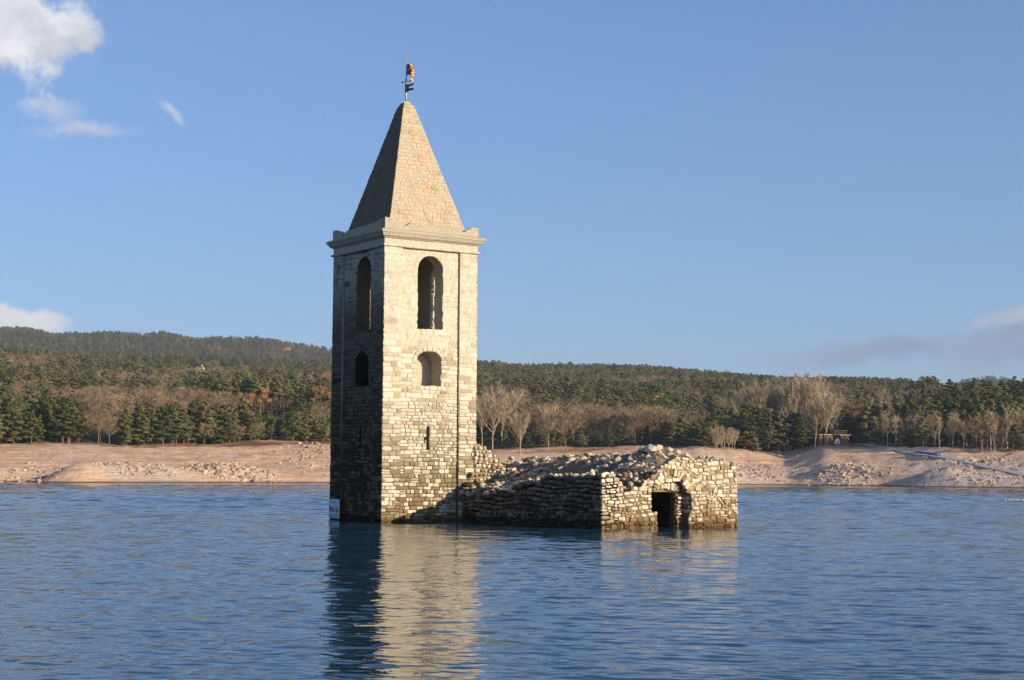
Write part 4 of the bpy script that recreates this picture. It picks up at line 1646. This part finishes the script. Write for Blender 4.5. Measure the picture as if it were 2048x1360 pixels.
def make_bare(seed, shape='round', dens=1.0):
    """A leafless tree: trunk, limbs, and a crown of fine twigs."""
    r = random.Random(seed)
    tv, tf, cv, cf = [], [], [], []
    vase, col = shape == 'vase', shape == 'column'
    fork = r.uniform(.12, .25) if vase else r.uniform(.2, .35)
    top = .95
    ln = Vector((r.gauss(0, .035), r.gauss(0, .035), 0))
    pts = [Vector((r.gauss(0, .008), r.gauss(0, .008), h)) + ln * max(0, h) for h in (-.03, fork, .55, top)]
    tube(tv, tf, pts, [.0125, .010, .006, .0015])
    nb = 15 if not col else 20
    for i in range(nb):
        k = (i + r.random()) / nb
        h0 = fork + (.82 - fork) * k * (.55 if vase else 1)
        a = i * 2.4 + r.uniform(-.4, .4)
        if vase:
            out_, up_ = r.uniform(.10, .30), r.uniform(.45, .80) * (1 - .4 * k)
        elif col:
            out_, up_ = r.uniform(.03, .075), r.uniform(.18, .32)
        else:
            out_, up_ = r.uniform(.16, .34) * (1.1 - .55 * k), r.uniform(.16, .36)
        e = Vector((cos(a) * out_, sin(a) * out_, min(h0 + up_, 1.0 - out_ * .35)))
        e = e * r.uniform(.82, 1.06)
        s = Vector((0, 0, h0)) + ln * h0
        m_ = s.lerp(e, .5) + Vector((cos(a), sin(a), 0)) * out_ * (.14 if vase else .05)
        tube(tv, tf, [s, m_, e], [.0055, .0032, .001], 3)
        for _ in range(int(30 * dens)):
            q = r.uniform(.25, 1.0)
            p = (s.lerp(m_, q * 2) if q < .5 else m_.lerp(e, q * 2 - 1))
            dr = Vector((cos(a) * .5 + r.gauss(0, .55), sin(a) * .5 + r.gauss(0, .55), (1.5 if vase or col else .75) + r.gauss(0, .35))).normalized()
            L = r.uniform(.06, .15) * (.75 if col else 1)
            sd = dr.orthogonal().normalized()
            sd = (Matrix.Rotation(r.uniform(0, 6.28), 3, dr) @ sd) * r.uniform(.0020, .0038)
            kk = len(cv)
            cv += [p - sd, p + sd, p + dr * L]
            cf.append((kk, kk + 1, kk + 2))
            if r.random() < .8:
                p2 = p + dr * L * r.uniform(.3, .8)
                d2 = (dr + Vector((r.gauss(0, .6), r.gauss(0, .6), r.gauss(.1, .4)))).normalized()
                cv += [p2 - sd * .8, p2 + sd * .8, p2 + d2 * L * .7]
                cf.append((kk + 3, kk + 4, kk + 5))
    return tv, tf, cv, cf


def pool(maker, args, bark, leaf, tname, cname):
    o = []
    for a in args:
        tv, tf, cv, cf = maker(*a)
        o.append((mesh_data(tname, tv, tf, [bark]), mesh_data(cname, cv, cf, [leaf])))
    return o


KINDS = {
    'tall': ('pine_tree', 'pine tree', pool(make_pine, [(s, .8, q, (.42, .58)) for s, q in ((51, 1.0), (52, 1.2), (53, .9))], M['bark'], M['needles'], 'trunk', 'crown')),
    'thin': ('bare_tree', 'bare tree', pool(make_bare, [(s, 'column', .45) for s in (61, 62, 63, 64)], M['pale_bark'], M['pale_twigs'], 'trunk', 'crown')),
    'pine': ('pine_tree', 'pine tree', pool(make_pine, [(s, 1.0, q) for s, q in ((1, 1.0), (2, .85), (3, 1.15), (4, 1.0), (5, 1.25), (6, .8))], M['bark'], M['needles'], 'trunk', 'crown')),
    'bare': ('bare_tree', 'bare tree', pool(make_bare, [(s, 'round', 1.5) for s in (11, 12, 13, 14, 15, 16)], M['bark'], M['twigs'], 'trunk', 'crown')),
    'vase': ('bare_tree', 'bare tree', pool(make_bare, [(s, 'vase', 2.3) for s in (21, 22, 23, 24, 25, 26)], M['pale_bark'], M['pale_twigs'], 'trunk', 'crown')),
    'column': ('bare_poplar', 'poplar', pool(make_bare, [(s, 'column') for s in (31, 32, 33)], M['pale_bark'], M['pale_twigs'], 'trunk', 'crown')),
    'oak': ('oak_tree', 'oak tree', pool(make_round, [(s,) for s in (41, 42, 43)], M['bark'], M['oak_leaves'], 'trunk', 'crown')),
}
taken, planted = [], []
KEEP_CLEAR = [(1636, 1716, 300, 560), (1725, 2100, 300, 0)]


def plant(kind, u, y, h, label, group, wide=1.0):
    name, cat, meshes = KINDS[kind]
    root = empty(name, spot(u, y), tr.uniform(0, 6.28))
    tag(root, label, cat, group)
    t_, c_ = tr.choice(meshes)
    s = h * tr.uniform(.92, 1.08)
    sw = s * wide * tr.uniform(.9, 1.12)
    for nm, me in (('trunk', t_), ('crown', c_)):
        o = bpy.data.objects.new(nm, me)
        COL.objects.link(o)
        o.parent = root
        o.scale = (sw, sw, s)
    taken.append((u, y))
    planted.append((root, label, group, u, s))


def grove(kind, u0, u1, n, back, h, label, group, wide=1.0, first=0.0):
    """n trees between two bearings, from the tree line back into the wood."""
    for i in range(n):
        u = u0 + (u1 - u0) * (i + tr.random()) / n
        y = treeline(u) + first + tr.uniform(0, back)
        plant(kind, u, y, tr.uniform(*h), label, group, wide)


# left shore
grove('pine', -40, 165, 40, 28, (7, 12.5), 'dark pine crowded at the shaded far left shore edge', 'dark pines at the far left shore')
plant('bare', 197, 452, 10.5, 'spreading bare tree on the left shore in front of dark pines', 'single shore trees', 1.3)
plant('bare', 222, 458, 9, 'smaller bare tree just right of the spreading one on the left shore', 'single shore trees', 1.1)
grove('bare', 165, 300, 12, 18, (6, 9), 'brown bare tree near the left shore between pine stands', 'bare trees at the left shore', 1.2, 8)
grove('pine', 245, 345, 12, 22, (8, 11), 'pine at the left shore just beyond the bare trees', 'pines at the left shore')
grove('pine', 335, 510, 32, 26, (7.5, 12), 'bushy green pine in the middle row on the left shore', 'row of bushy pines on the left shore', 1.1)
grove('pine', 505, 670, 24, 18, (5, 9), 'pine on the left shore near the tower', 'pines on the left shore near the tower', 1.15)
grove('bare', 320, 660, 14, 10, (4, 7), 'low bare tree standing among the shore pines left of the tower', 'low bare trees among the shore pines', 1.2, -2)
grove('bare', 150, 470, 62, 90, (9, 13), 'brown bare tree in the wood above the left shore pines', 'bare wood above the left shore', 1.35, 60)
grove('bare', 545, 665, 16, 60, (8, 12), 'brown bare tree beyond the meadow left of the tower', 'bare trees beyond the meadow', 1.35, 190)
for u, y, h, where in ((232, 560, 10, 'at the left end of the bare wood'), (345, 610, 9, 'alone in the middle of the bare wood'), (388, 600, 12, 'left of the pair above the bushy pines'), (432, 590, 12, 'right of the pair above the bushy pines'), (463, 640, 9, 'small and low behind the bushy pine row'), (488, 640, 12, 'left of the two at the meadow edge'), (521, 660, 13, 'right of the two at the meadow edge'), (643, 660, 14, 'nearest the tower above the left shore'), (300, 700, 9, 'highest up the left slope')):
    plant('oak', u, y, h, 'oak with dry orange leaves ' + where, 'orange oaks above the left shore')
grove('tall', 400, 580, 26, 40, (13, 18), 'tall pine with bare lower trunk behind the meadow', 'tall pines behind the meadow', .8, 165)
grove('tall', 585, 672, 9, 40, (11, 15), 'tall pine behind the meadow close to the tower', 'tall pines close to the tower', .9, 190)
# centre, behind the ruin
for u, y, h, wd, lab in ((966, 545, 17, 1.0, 'bare poplar half hidden by the right edge of the tower'), (987, 530, 19, 1.15, 'tall fan shaped bare poplar nearest the tower'), (1006, 548, 20.5, 1.2, 'tallest fan shaped bare poplar right of the tower'), (1034, 552, 18, 1.1, 'brown bare poplar third along from the tower'), (1060, 560, 16, 1.05, 'bare poplar with a reddish crown behind the willow')):
    plant('vase' if u < 1030 else 'bare', u, y, h, lab, 'poplars right of the tower', wd)
plant('vase', 1043, 505, 12.5, 'low pale willow bush with several stems behind the cobbled stub', 'single trees behind the ruin', 1.5)
plant('vase', 1098, 524, 15, 'slender white stemmed bare tree behind the nave', 'single trees behind the ruin', .8)
plant('bare', 1133, 522, 14, 'spreading pale bare tree standing alone behind the nave', 'single trees behind the ruin', 1.2)
plant('pine', 1218, 543, 6.5, 'small round pine on the shore behind the nave', 'single trees behind the ruin', 1.6)
plant('bare', 1262, 545, 7, 'small bare tree right of the round pine behind the nave', 'single trees behind the ruin', .9)
grove('pine', 955, 1150, 20, 30, (8, 12), 'dark pine behind the poplars right of the tower', 'dark pines behind the poplars', 1.1, 30)
grove('pine', 1000, 1340, 18, 16, (4, 7), 'low dark pine under the bare belt behind the nave', 'low pines under the bare belt', 1.5, 6)
grove('bare', 1075, 1345, 62, 40, (8.5, 13.5), 'brown bare tree in the belt behind the nave', 'bare belt behind the nave', 1.3, 12)
grove('pine', 1322, 1430, 22, 22, (5.5, 9), 'low green pine at the shore behind the front gable', 'low green pines behind the gable', 1.4)
grove('vase', 1425, 1472, 7, 10, (5, 8), 'low pale bare bush on the spit right of the ruin', 'pale bushes on the spit', 1.3, -14)
# right shore
grove('pine', 1470, 1562, 20, 34, (11, 16), 'dark pine at the head of the inlet right of the ruin', 'dark pines at the inlet', 1.15)
for i, (u, y, h) in enumerate(((1484, 640, 18), (1496, 650, 20), (1508, 655, 21), (1522, 640, 22), (1536, 648, 22), (1549, 650, 21), (1562, 655, 19), (1580, 640, 22), (1594, 642, 25), (1608, 645, 26), (1622, 648, 24), (1636, 640, 21))):
    plant('vase', u, y, h, 'tall pale bare poplar rising behind the dark pines of the inlet', 'tall pale poplars behind the inlet', 1.05)
for u, y, h, lab in ((1630, 537, 16, 'big tan bare tree left of the orange hut'), (1652, 534, 19, 'tallest tan bare tree right in front of the orange hut end'), (1664, 556, 17, 'tan bare tree behind the orange hut')):
    plant('vase', u, y, h, lab, 'tan trees by the hut', 1.25)
grove('pine', 1570, 1640, 14, 30, (8, 13), 'dark pine left of the orange hut', 'dark pines left of the hut', 1.15, 8)
grove('pine', 1700, 1775, 14, 40, (10, 15), 'dark pine right of the orange hut', 'dark pines right of the hut', 1.1, 22)
plant('bare', 1712, 560, 15, 'bare tree just right of the orange hut', 'trees by the hut')
for u, y, h, lab in ((1745, 600, 13, 'short bare column poplar left of the tall pair'), (1766, 560, 18, 'taller of two bare column poplars on the right shore'), (1778, 570, 15, 'shorter of two bare column poplars on the right shore')):
    plant('column', u, y, h, lab, 'column poplars on the right shore', 1.1)
grove('thin', 1745, 2060, 34, 34, (3, 12), 'thin grey leafless tree lining the right shore', 'thin leafless trees along the right shore', 1.5, -4)
grove('pine', 1750, 2070, 16, 22, (4, 8.5), 'low dark pine between the leafless trees on the right shore', 'low pines along the right shore', 1.3, 2)
grove('bare', 1780, 2060, 26, 30, (7, 11), 'grey brown bare tree along the right shore', 'bare trees along the right shore', .9, 4)
grove('pine', 1740, 2080, 50, 70, (9, 13), 'dark pine on the slope behind the right shore', 'dark pines on the right slope', 1.1, 26)


_by = {}
for q in planted:
    _by.setdefault((q[1], q[2]), []).append(q)
for (lab, _), qs in _by.items():
    if len(qs) < 5 or len(lab.split()) > 14:
        continue
    _done = set()
    for word, key in (('leftmost', lambda q: q[3]), ('rightmost', lambda q: -q[3]), ('tallest', lambda q: -q[4]), ('lowest', lambda q: q[4])):
        q = min((c for c in qs if c[0].name not in _done), key=key)
        if word == 'tallest' and q[4] < max(c[4] for c in qs) or word == 'lowest' and q[4] > min(c[4] for c in qs):
            continue
        _done.add(q[0].name)
        q[0]['label'] = word + ' ' + lab.replace('tall ', '').replace('low ', '')


# dead stumps standing on the exposed shore
def snag(u, y, h, lab):
    r = random.Random(int(u))
    p = spot(u, y)
    vs, fs = [], []
    ln = Vector((r.gauss(0, .12), 0, 0))
    tube(vs, fs, [p - EZ * .3, p + EZ * h * .5 + ln, p + EZ * h + ln * 2], [.14, .10, .03], 6)
    for k in range(4):
        q = p + EZ * h * r.uniform(.35, .85)
        tube(vs, fs, [q, q + Vector((r.choice((-1, 1)) * r.uniform(.5, 1.2), 0, r.uniform(.3, .9)))], [.05, .02], 4)
    o = link('dead_tree', mesh_data('dead_tree', vs, fs, [M['dead_wood']]))
    tag(o, lab, 'dead tree', 'dead trees on the bare shore')


for u, y, h, lab in ((1578, 913, 5.5, 'tallest grey dead trunk in the inlet right of the ruin'), (1572, 914, 3.6, 'leaning grey dead trunk left of the tallest in the inlet'), (1582, 911, 3.4, 'short dead trunk right of the tallest in the inlet'), (1558, 910, 2.6, 'stub of a dead trunk at the left of the inlet'), (1593, 910, 2.2, 'stub of a dead trunk at the right of the inlet'), (1965, 908, 3.4, 'single dead post standing on the right hand shore'), (27, 963, 1.5, 'small dead shrub at the waterline on the far left'), (86, 962, 1.3, 'second small dead shrub at the left waterline')):
    y = find_y(u, y, shore(u), treeline(u) + 20)
    snag(u, y, h, lab)

# ------------------------------------------------------------------ the forest mass behind
HOUSES = [(400, 731, 1050, 7, 3.4, 'house_wall', 'small white farmhouse with a chimney amid the left forest'), (458, 713, 1300, 13, 4.6, 'house_pink', 'large stone farmhouse with wide gable above the left forest'), (409 - 0, 0, 0, 0, 0, '', ''), (572, 706, 2600, 15, 2.0, 'house_pink', 'long pinkish farmhouse near the ridge left of the tower'), (1046, 728, 1600, 17, 3.6, 'house_pink', 'pinkish farmhouse near the ridge right of the tower')]
HOUSES = [h for h in HOUSES if h[3]]
house_at = []
for (u, row, y0, wd, hh, mat, lab) in HOUSES:
    y = find_y(u, row - 3, y0 * .7, y0 * 1.3)
    house_at.append((u, y, wd))


def forest():
    r = np.random.default_rng(17)
    pts, kinds, scl, rot = [[], []], [[], []], [[], []], [[], []]

    def add(u, y, far):
        n = mn.noise(Vector(((u - 1024) / FPX * y * .012, y * .007, 4)))
        n2 = mn.noise(Vector(((u - 1024) / FPX * y * .03, y * .02, 9)))
        hi = (y - treeline(u)) / 900
        p_bare = .50 + 1.15 * n + .5 * n2 - .25 * hi
        if u > 1700:
            p_bare -= .45
        if u < 150 and y < 800:
            p_bare -= .3
        bare = r.random() < p_bare
        if not bare and r.random() < .025 and not far and u < 1600:
            bare = True
            kd = 4 + int(r.integers(0, 2))
        elif bare:
            kd = int(r.integers(0, 4))
        else:
            kd = int(r.integers(0, 5))
        h = r.uniform(5.0, 11.0) * ((1.2 if u < 1150 else .75) if far else 1.0) * (.9 if bare else 1.0)
        x = (u - 1024) / FPX * y
        g = 1 if bare else 0
        pts[g].append((x, y, ground(u, y) - .2))
        kinds[g].append(kd)
        wd = r.uniform(1.15, 1.6)
        scl[g].append((h * wd, h * wd, h))
        rot[g].append(r.uniform(0, 6.28))

    clear = [(540, 606, 52, 80), (640, 640, 26, 24)]
    N = 54000
    got = 0
    while got < N:
        y = 440 + (1900 - 440) * sqrt(r.random())
        u = r.uniform(-900, 3000)
        tl = treeline(u)
        if y < tl + (34 if -60 < u < 2100 else 2) or y > np.interp(u, LU, LN) + 260:
            got += 1
            continue
        got += 1
        if any(abs(u - a) < c and abs(y - b_) < d for a, b_, c, d in clear):
            continue
        if any(abs(u - hu) < wd * .62 / hy * FPX + 4 and hy - 190 < y < hy + 14 for hu, hy, wd in house_at):
            continue
        if 1632 < u < 1712 and y < 580:
            continue
        add(u, y, False)
    for _ in range(21000):
        y = 1500 + (3450 - 1500) * sqrt(r.random())
        u = r.uniform(-900, 1150)
        add(u, y, True)
    for _ in range(8000):
        y = r.uniform(1500, 3400)
        u = r.uniform(1150, 3000)
        add(u, y, True)
    names = (('pine_forest', 'dark green pine forest covering the hillside behind the lake'), ('bare_woodland', 'brown leafless woodland patches in the hillside forest'))
    sets = ([(make_pine, (101 + i, .62, 1.1)) for i in range(5)], [(make_bare, (121 + i, 'round', .8)) for i in range(4)] + [(make_round, (131 + i, .7)) for i in range(2)])
    for g in (0, 1):
        col = bpy.data.collections.new(names[g][0] + '_kinds')
        for i, (mk, a) in enumerate(sets[g]):
            tv, tf, cv, cf = mk(*a)
            k = len(tv)
            leaf = M['needles'] if g == 0 else (M['twigs'] if i < 4 else M['oak_leaves'])
            me = mesh_data('tree_shape', tv + cv, tf + [tuple(q + k for q in f) for f in cf], [M['bark'], leaf])
            me.polygons.foreach_set('material_index', [0] * len(tf) + [1] * len(cf))
            o = bpy.data.objects.new('kind_%02d' % i, me)
            col.objects.link(o)
        me = bpy.data.meshes.new(names[g][0])
        P = np.array(pts[g], np.float32)
        me.vertices.add(len(P))
        me.vertices.foreach_set('co', P.ravel())
        a = me.attributes.new('tree_kind', 'INT', 'POINT')
        a.data.foreach_set('value', np.array(kinds[g], np.int32))
        a = me.attributes.new('tree_size', 'FLOAT_VECTOR', 'POINT')
        a.data.foreach_set('vector', np.array(scl[g], np.float32).ravel())
        a = me.attributes.new('tree_turn', 'FLOAT_VECTOR', 'POINT')
        a.data.foreach_set('vector', np.array([(0, 0, q) for q in rot[g]], np.float32).ravel())
        me.update()
        o = link(names[g][0], me)
        tag(o, names[g][1], None, None, 'stuff')
        ng = bpy.data.node_groups.new(names[g][0], 'GeometryNodeTree')
        ng.interface.new_socket('Geometry', in_out='INPUT', socket_type='NodeSocketGeometry')
        ng.interface.new_socket('Geometry', in_out='OUTPUT', socket_type='NodeSocketGeometry')
        gi, go_ = ng.nodes.new('NodeGroupInput'), ng.nodes.new('NodeGroupOutput')
        ci = ng.nodes.new('GeometryNodeCollectionInfo')
        ci.inputs['Collection'].default_value = col
        ci.inputs['Separate Children'].default_value = True
        ci.inputs['Reset Children'].default_value = True
        ip = ng.nodes.new('GeometryNodeInstanceOnPoints')
        ip.inputs['Pick Instance'].default_value = True

        def named(nm, ty):
            q = ng.nodes.new('GeometryNodeInputNamedAttribute')
            q.data_type = ty
            q.inputs['Name'].default_value = nm
            return q.outputs['Attribute']
        L = ng.links.new
        L(gi.outputs[0], ip.inputs['Points'])
        L(ci.outputs[0], ip.inputs['Instance'])
        L(named('tree_kind', 'INT'), ip.inputs['Instance Index'])
        L(named('tree_size', 'FLOAT_VECTOR'), ip.inputs['Scale'])
        L(named('tree_turn', 'FLOAT_VECTOR'), ip.inputs['Rotation'])
        L(ip.outputs[0], go_.inputs[0])
        md = o.modifiers.new('trees', 'NODES')
        md.node_group = ng


forest()


# ------------------------------------------------------------------ houses, pylons, hut, floats
def house(u, y, wd, hh, mat, lab):
    root = empty('farmhouse', spot(u, y) + EZ * 0, tr.uniform(-.25, .25))
    tag(root, lab, 'house', 'farmhouses on the wooded hills')
    X, Y, Zv = Vector((1, 0, 0)), Vector((0, 1, 0)), EZ
    dp = wd * .5

    def part(b_, nm, m_, par=None):
        o = bpy.data.objects.new(nm, b_.data(nm, [m_]))
        COL.objects.link(o)
        o.parent = par or root
        return o
    lift = 3.0
    b_ = MB()
    b_.box((0, 0, (hh + lift) / 2 - 1), (wd, 0, 0), (0, dp, 0), (0, 0, hh + lift + 2))
    wall = part(b_, 'wall', M[mat])
    top = hh + lift
    b_ = MB()
    e = wd * .54
    rise = wd * .13
    b_.prism([(-e, -dp * .58, top), (-e, dp * .58, top), (-e, 0, top + rise)], (2 * e, 0, 0))
    roof = part(b_, 'roof', M['roof_tile'])
    b_ = MB()
    b_.box((wd * .2, 0, top + rise + .3), (1.0, 0, 0), (0, 1.0, 0), (0, 0, 2.2))
    part(b_, 'chimney', M[mat], roof)
    nw = max(2, int(wd / 5))
    for i in range(nw):
        for zz in ([top - hh * .5] if hh < 5.5 else [top - hh * .3, top - hh * .75]):
            b_ = MB()
            b_.box((-wd / 2 + wd * (i + .5) / nw, -dp / 2 - .03, zz), (1.1, 0, 0), (0, .1, 0), (0, 0, 1.4))
            part(b_, 'window', M['dark_window'], wall)


for (u, row, y0, wd, hh, mat, lab), (_, y, _) in zip(HOUSES, house_at):
    house(u, y, wd, hh, mat, lab)


def pylon(u, y, h, lab):
    root = empty('power_pylon', spot(u, y))
    tag(root, lab, 'pylon', 'pylons on the skyline')
    b_ = MB()
    t_ = .20 * h / 30
    wb, wt = h * .085, h * .018
    W = lambda z: wb + (wt - wb) * min(1, z / (h * .75))
    for sx in (-1, 1):
        for sy in (-1, 1):
            for z0, z1 in ((0, h * .75), (h * .75, h)):
                b_.bar((sx * W(z0), sy * W(z0), z0), (sx * W(z1), sy * W(z1), z1), t_, t_, 4)
    frame_o = b_.build('legs', M['pylon'])
    b2 = MB()
    z = 0
    while z < h * .95:
        z1 = z + h * .085
        for sy in (-1, 1):
            b2.bar((-W(z), sy * W(z), z), (W(z1), sy * W(z1), z1), t_ * .7, t_ * .7, 4)
            b2.bar((W(z), sy * W(z), z), (-W(z1), sy * W(z1), z1), t_ * .7, t_ * .7, 4)
        z = z1
    br = b2.build('bracing', M['pylon'])
    arms = []
    for z, s in ((.72, .17), (.82, .20), (.92, .15)):
        b3 = MB()
        b3.bar((-h * s, 0, h * z), (h * s, 0, h * z), t_ * 1.2, t_ * 1.2, 4)
        b3.bar((-h * s, 0, h * z), (0, 0, h * (z + .05)), t_ * .7, t_ * .7, 4)
        b3.bar((h * s, 0, h * z), (0, 0, h * (z + .05)), t_ * .7, t_ * .7, 4)
        arms.append(b3.build('crossarm', M['pylon']))
    for o in [frame_o, br] + arms:
        o.parent = root


pylon(516, 2300, 34, 'tall lattice pylon on the ridge left of the tower')
pylon(1787, 1830, 26, 'distant lattice pylon above the right hand forest')
mast_b = MB()
mast_b.bar((0, 0, 0), (0, 0, 17), .25, .12, 6)
mast = mast_b.build('radio_mast', M['pylon'])
mast.location = spot(1067, 1800)
tag(mast, 'thin mast standing on the ridge right of the tower', 'mast')

# orange hut under the bare trees on the right shore
hy = 541
hut = empty('lakeside_hut', spot(1674, hy) + EZ * .3)
hut.scale = (.74, .74, .74)
tag(hut, 'low orange walled hut with yellow fascia under bare trees', 'hut')


def hpart(nm, boxes, mat, par=None):
    b_ = MB()
    for c, s in boxes:
        b_.box(c, (s[0], 0, 0), (0, s[1], 0), (0, 0, s[2]))
    o = bpy.data.objects.new(nm, b_.data(nm, [M[mat]]))
    COL.objects.link(o)
    o.parent = par or hut
    return o


hpart('wall', [((-4.2, 0, 1.2), (3.2, 3, 4.2)), ((3.4, 0, 1.2), (3.2, 3, 4.2)), ((0, 1.2, 1.2), (4.6, .6, 4.2)), ((-7.2, 0, 1.2), (1.4, 3, 4.2))], 'brick_wall')
hpart('roof', [((-.8, 0, 3.75), (15, 4.6, .28))], 'roof_tile')
hpart('fascia', [((-4.4, -2.36, 3.62), (3.4, .1, .42)), ((3.2, -2.36, 3.56), (4.4, .1, .42)), ((-7.4, -2.36, 3.6), (1.4, .1, .4))], 'yellow_board')
for k, x in enumerate((-5.4, -3.2, 2.6, 4.2)):
    hpart('shutter', [((x, -1.54, 1.6), (.9, .08, 1.5))], 'dark_window')
hpart('door', [((.75, .86, 1.1), (.9, .1, 2.6))], 'white_paint')
hpart('upper_wall', [((1.6, .4, 4.7), (6, 2, 1.6))], 'dark_window')
hpart('upper_roof', [((1.6, .4, 5.6), (6.6, 2.6, .2))], 'roof_tile')
hpart('post', [((-2.4, -2.2, 1.6), (.16, .16, 3.6))], 'yellow_board')
hpart('post', [((1.8, -2.2, 1.6), (.16, .16, 3.6))], 'yellow_board')
tent = empty('white_tent', spot(1675, hy - 3.0) + EZ * .2)
tent.scale = (.62, .62, .72)
tag(tent, 'small white tent in front of the orange hut', 'tent')
b = MB()
b.prism([(-1.4, -.8, 0), (1.4, -.8, 0), (1.3, -.8, 1.2), (.5, -.8, 2.4), (-.5, -.8, 2.4), (-1.3, -.8, 1.2)], (0, 2.2, 0))
o = bpy.data.objects.new('canvas', b.data('canvas', [M['white_paint']]))
COL.objects.link(o)
o.parent = tent
b = MB()
b.box((0, -.83, .8), (.8, 0, 0), (0, .04, 0), (0, 0, 1.4))
o = bpy.data.objects.new('flap', b.data('flap', [M['concrete']]))
COL.objects.link(o)
o.parent = tent

# the launching ramp down the right shore, a low concrete kerb along its lower side
RAMP = [(1730, 893), (1780, 901), (1835, 912), (1900, 925), (1960, 937), (2010, 948), (2060, 959), (2140, 972)]
rp = []
for u, row in RAMP:
    y = find_y(u, row, shore(u), treeline(u) + 40)
    rp.append((u, y))
rp2 = []
for k in range(len(rp) - 1):
    for j in range(6):
        f = j / 6
        rp2.append((rp[k][0] + (rp[k + 1][0] - rp[k][0]) * f, rp[k][1] + (rp[k + 1][1] - rp[k][1]) * f))
ysm = [q[1] for q in rp2]
for _ in range(6):
    ysm = [ysm[0]] + [(ysm[i - 1] + ysm[i] * 2 + ysm[i + 1]) / 4 for i in range(1, len(ysm) - 1)] + [ysm[-1]]
P3 = [spot(u, y) for (u, _), y in zip(rp2, ysm)]
zz = [p.z for p in P3]
for _ in range(8):
    zz = [zz[0]] + [(zz[i - 1] + zz[i] * 2 + zz[i + 1]) / 4 for i in range(1, len(zz) - 1)] + [zz[-1]]
vs, fs = [], []
for i, p in enumerate(P3):
    d = (P3[min(i + 1, len(P3) - 1)] - P3[max(i - 1, 0)])
    d.z = 0
    d.normalize()
    s = Vector((-d.y, d.x, 0))
    if s.y < 0:
        s = -s
    q = Vector((p.x, p.y, zz[i]))
    vs += [q - s * .3 - EZ * .8, q - s * .3 + EZ * .30, q + s * 2.6 + EZ * .42, q + s * 2.6 - EZ * .8]
for i in range(len(P3) - 1):
    for k in range(3):
        a = i * 4 + k
        fs.append((a, a + 4, a + 5, a + 1))
o = link('boat_ramp', mesh_data('boat_ramp', vs, fs, [M['concrete']]))
tag(o, 'long narrow concrete ramp running down the right shore', None, None, 'structure')

# blue floats drawn up beside the ramp
k0, k1 = [min(range(len(rp2)), key=lambda i: abs(rp2[i][0] - t_)) for t_ in (1838, 1882)]
a_, b_p = P3[k0], P3[k1]
a_, b_p = Vector((a_.x, a_.y, zz[k0] + .62)), Vector((b_p.x, b_p.y, zz[k1] + .62))
dock = empty('floating_dock', a_)
tag(dock, 'bright blue floating dock sections lying on the ramp', 'floating dock')
ax_ = (b_p - a_)
for i in range(6):
    c = a_ + ax_ * ((i + .5) / 6) + EZ * .3
    q = MB()
    d = ax_.normalized()
    s = d.cross(EZ).normalized()
    q.box(c, ax_ * (.96 / 6), s * 1.3, EZ * .5)
    q.box(c + EZ * .28, ax_ * (.80 / 6), s * 1.1, EZ * .1)
    q.build('float_section', M['float_blue'], dock)

# a string of white buoys off the right shore
for k in range(7):
    u = 2008 + k * 7.2 + tr.uniform(-1.5, 1.5)
    y = 172 + tr.uniform(-.6, .6)
    vs, fs = unit_boulder(random.Random(3), .0)
    o = link('buoy', mesh_data('buoy', vs, fs, [M['buoy']], True))
    o.location = ((u - 1024) / FPX * y, y, .05)
    o.scale = (.17, .15, .12)
    tag(o, 'small white buoy in the floating line near the right shore', 'buoy', 'line of white buoys')


# ------------------------------------------------------------------ the air between here and the far ridge
def air():
    m = bpy.data.materials.new('thin blue haze')
    m.use_nodes = True
    nt = m.node_tree
    nt.nodes.remove(nt.nodes['Principled BSDF'])
    v = nt.nodes.new('ShaderNodeVolumePrincipled')
    v.inputs['Color'].default_value = (.72, .84, 1.0, 1)
    v.inputs['Density'].default_value = .00006
    v.inputs['Anisotropy'].default_value = .0
    nt.links.new(v.outputs[0], nt.nodes['Material Output'].inputs['Volume'])
    b_ = MB()
    b_.box((0, 2580, 190), (9000, 0, 0), (0, 5400, 0), (0, 0, 420))
    o_ = b_.build('haze', m)
    tag(o_, 'thin bluish haze over the lake and hills', None, None, 'stuff')


air()
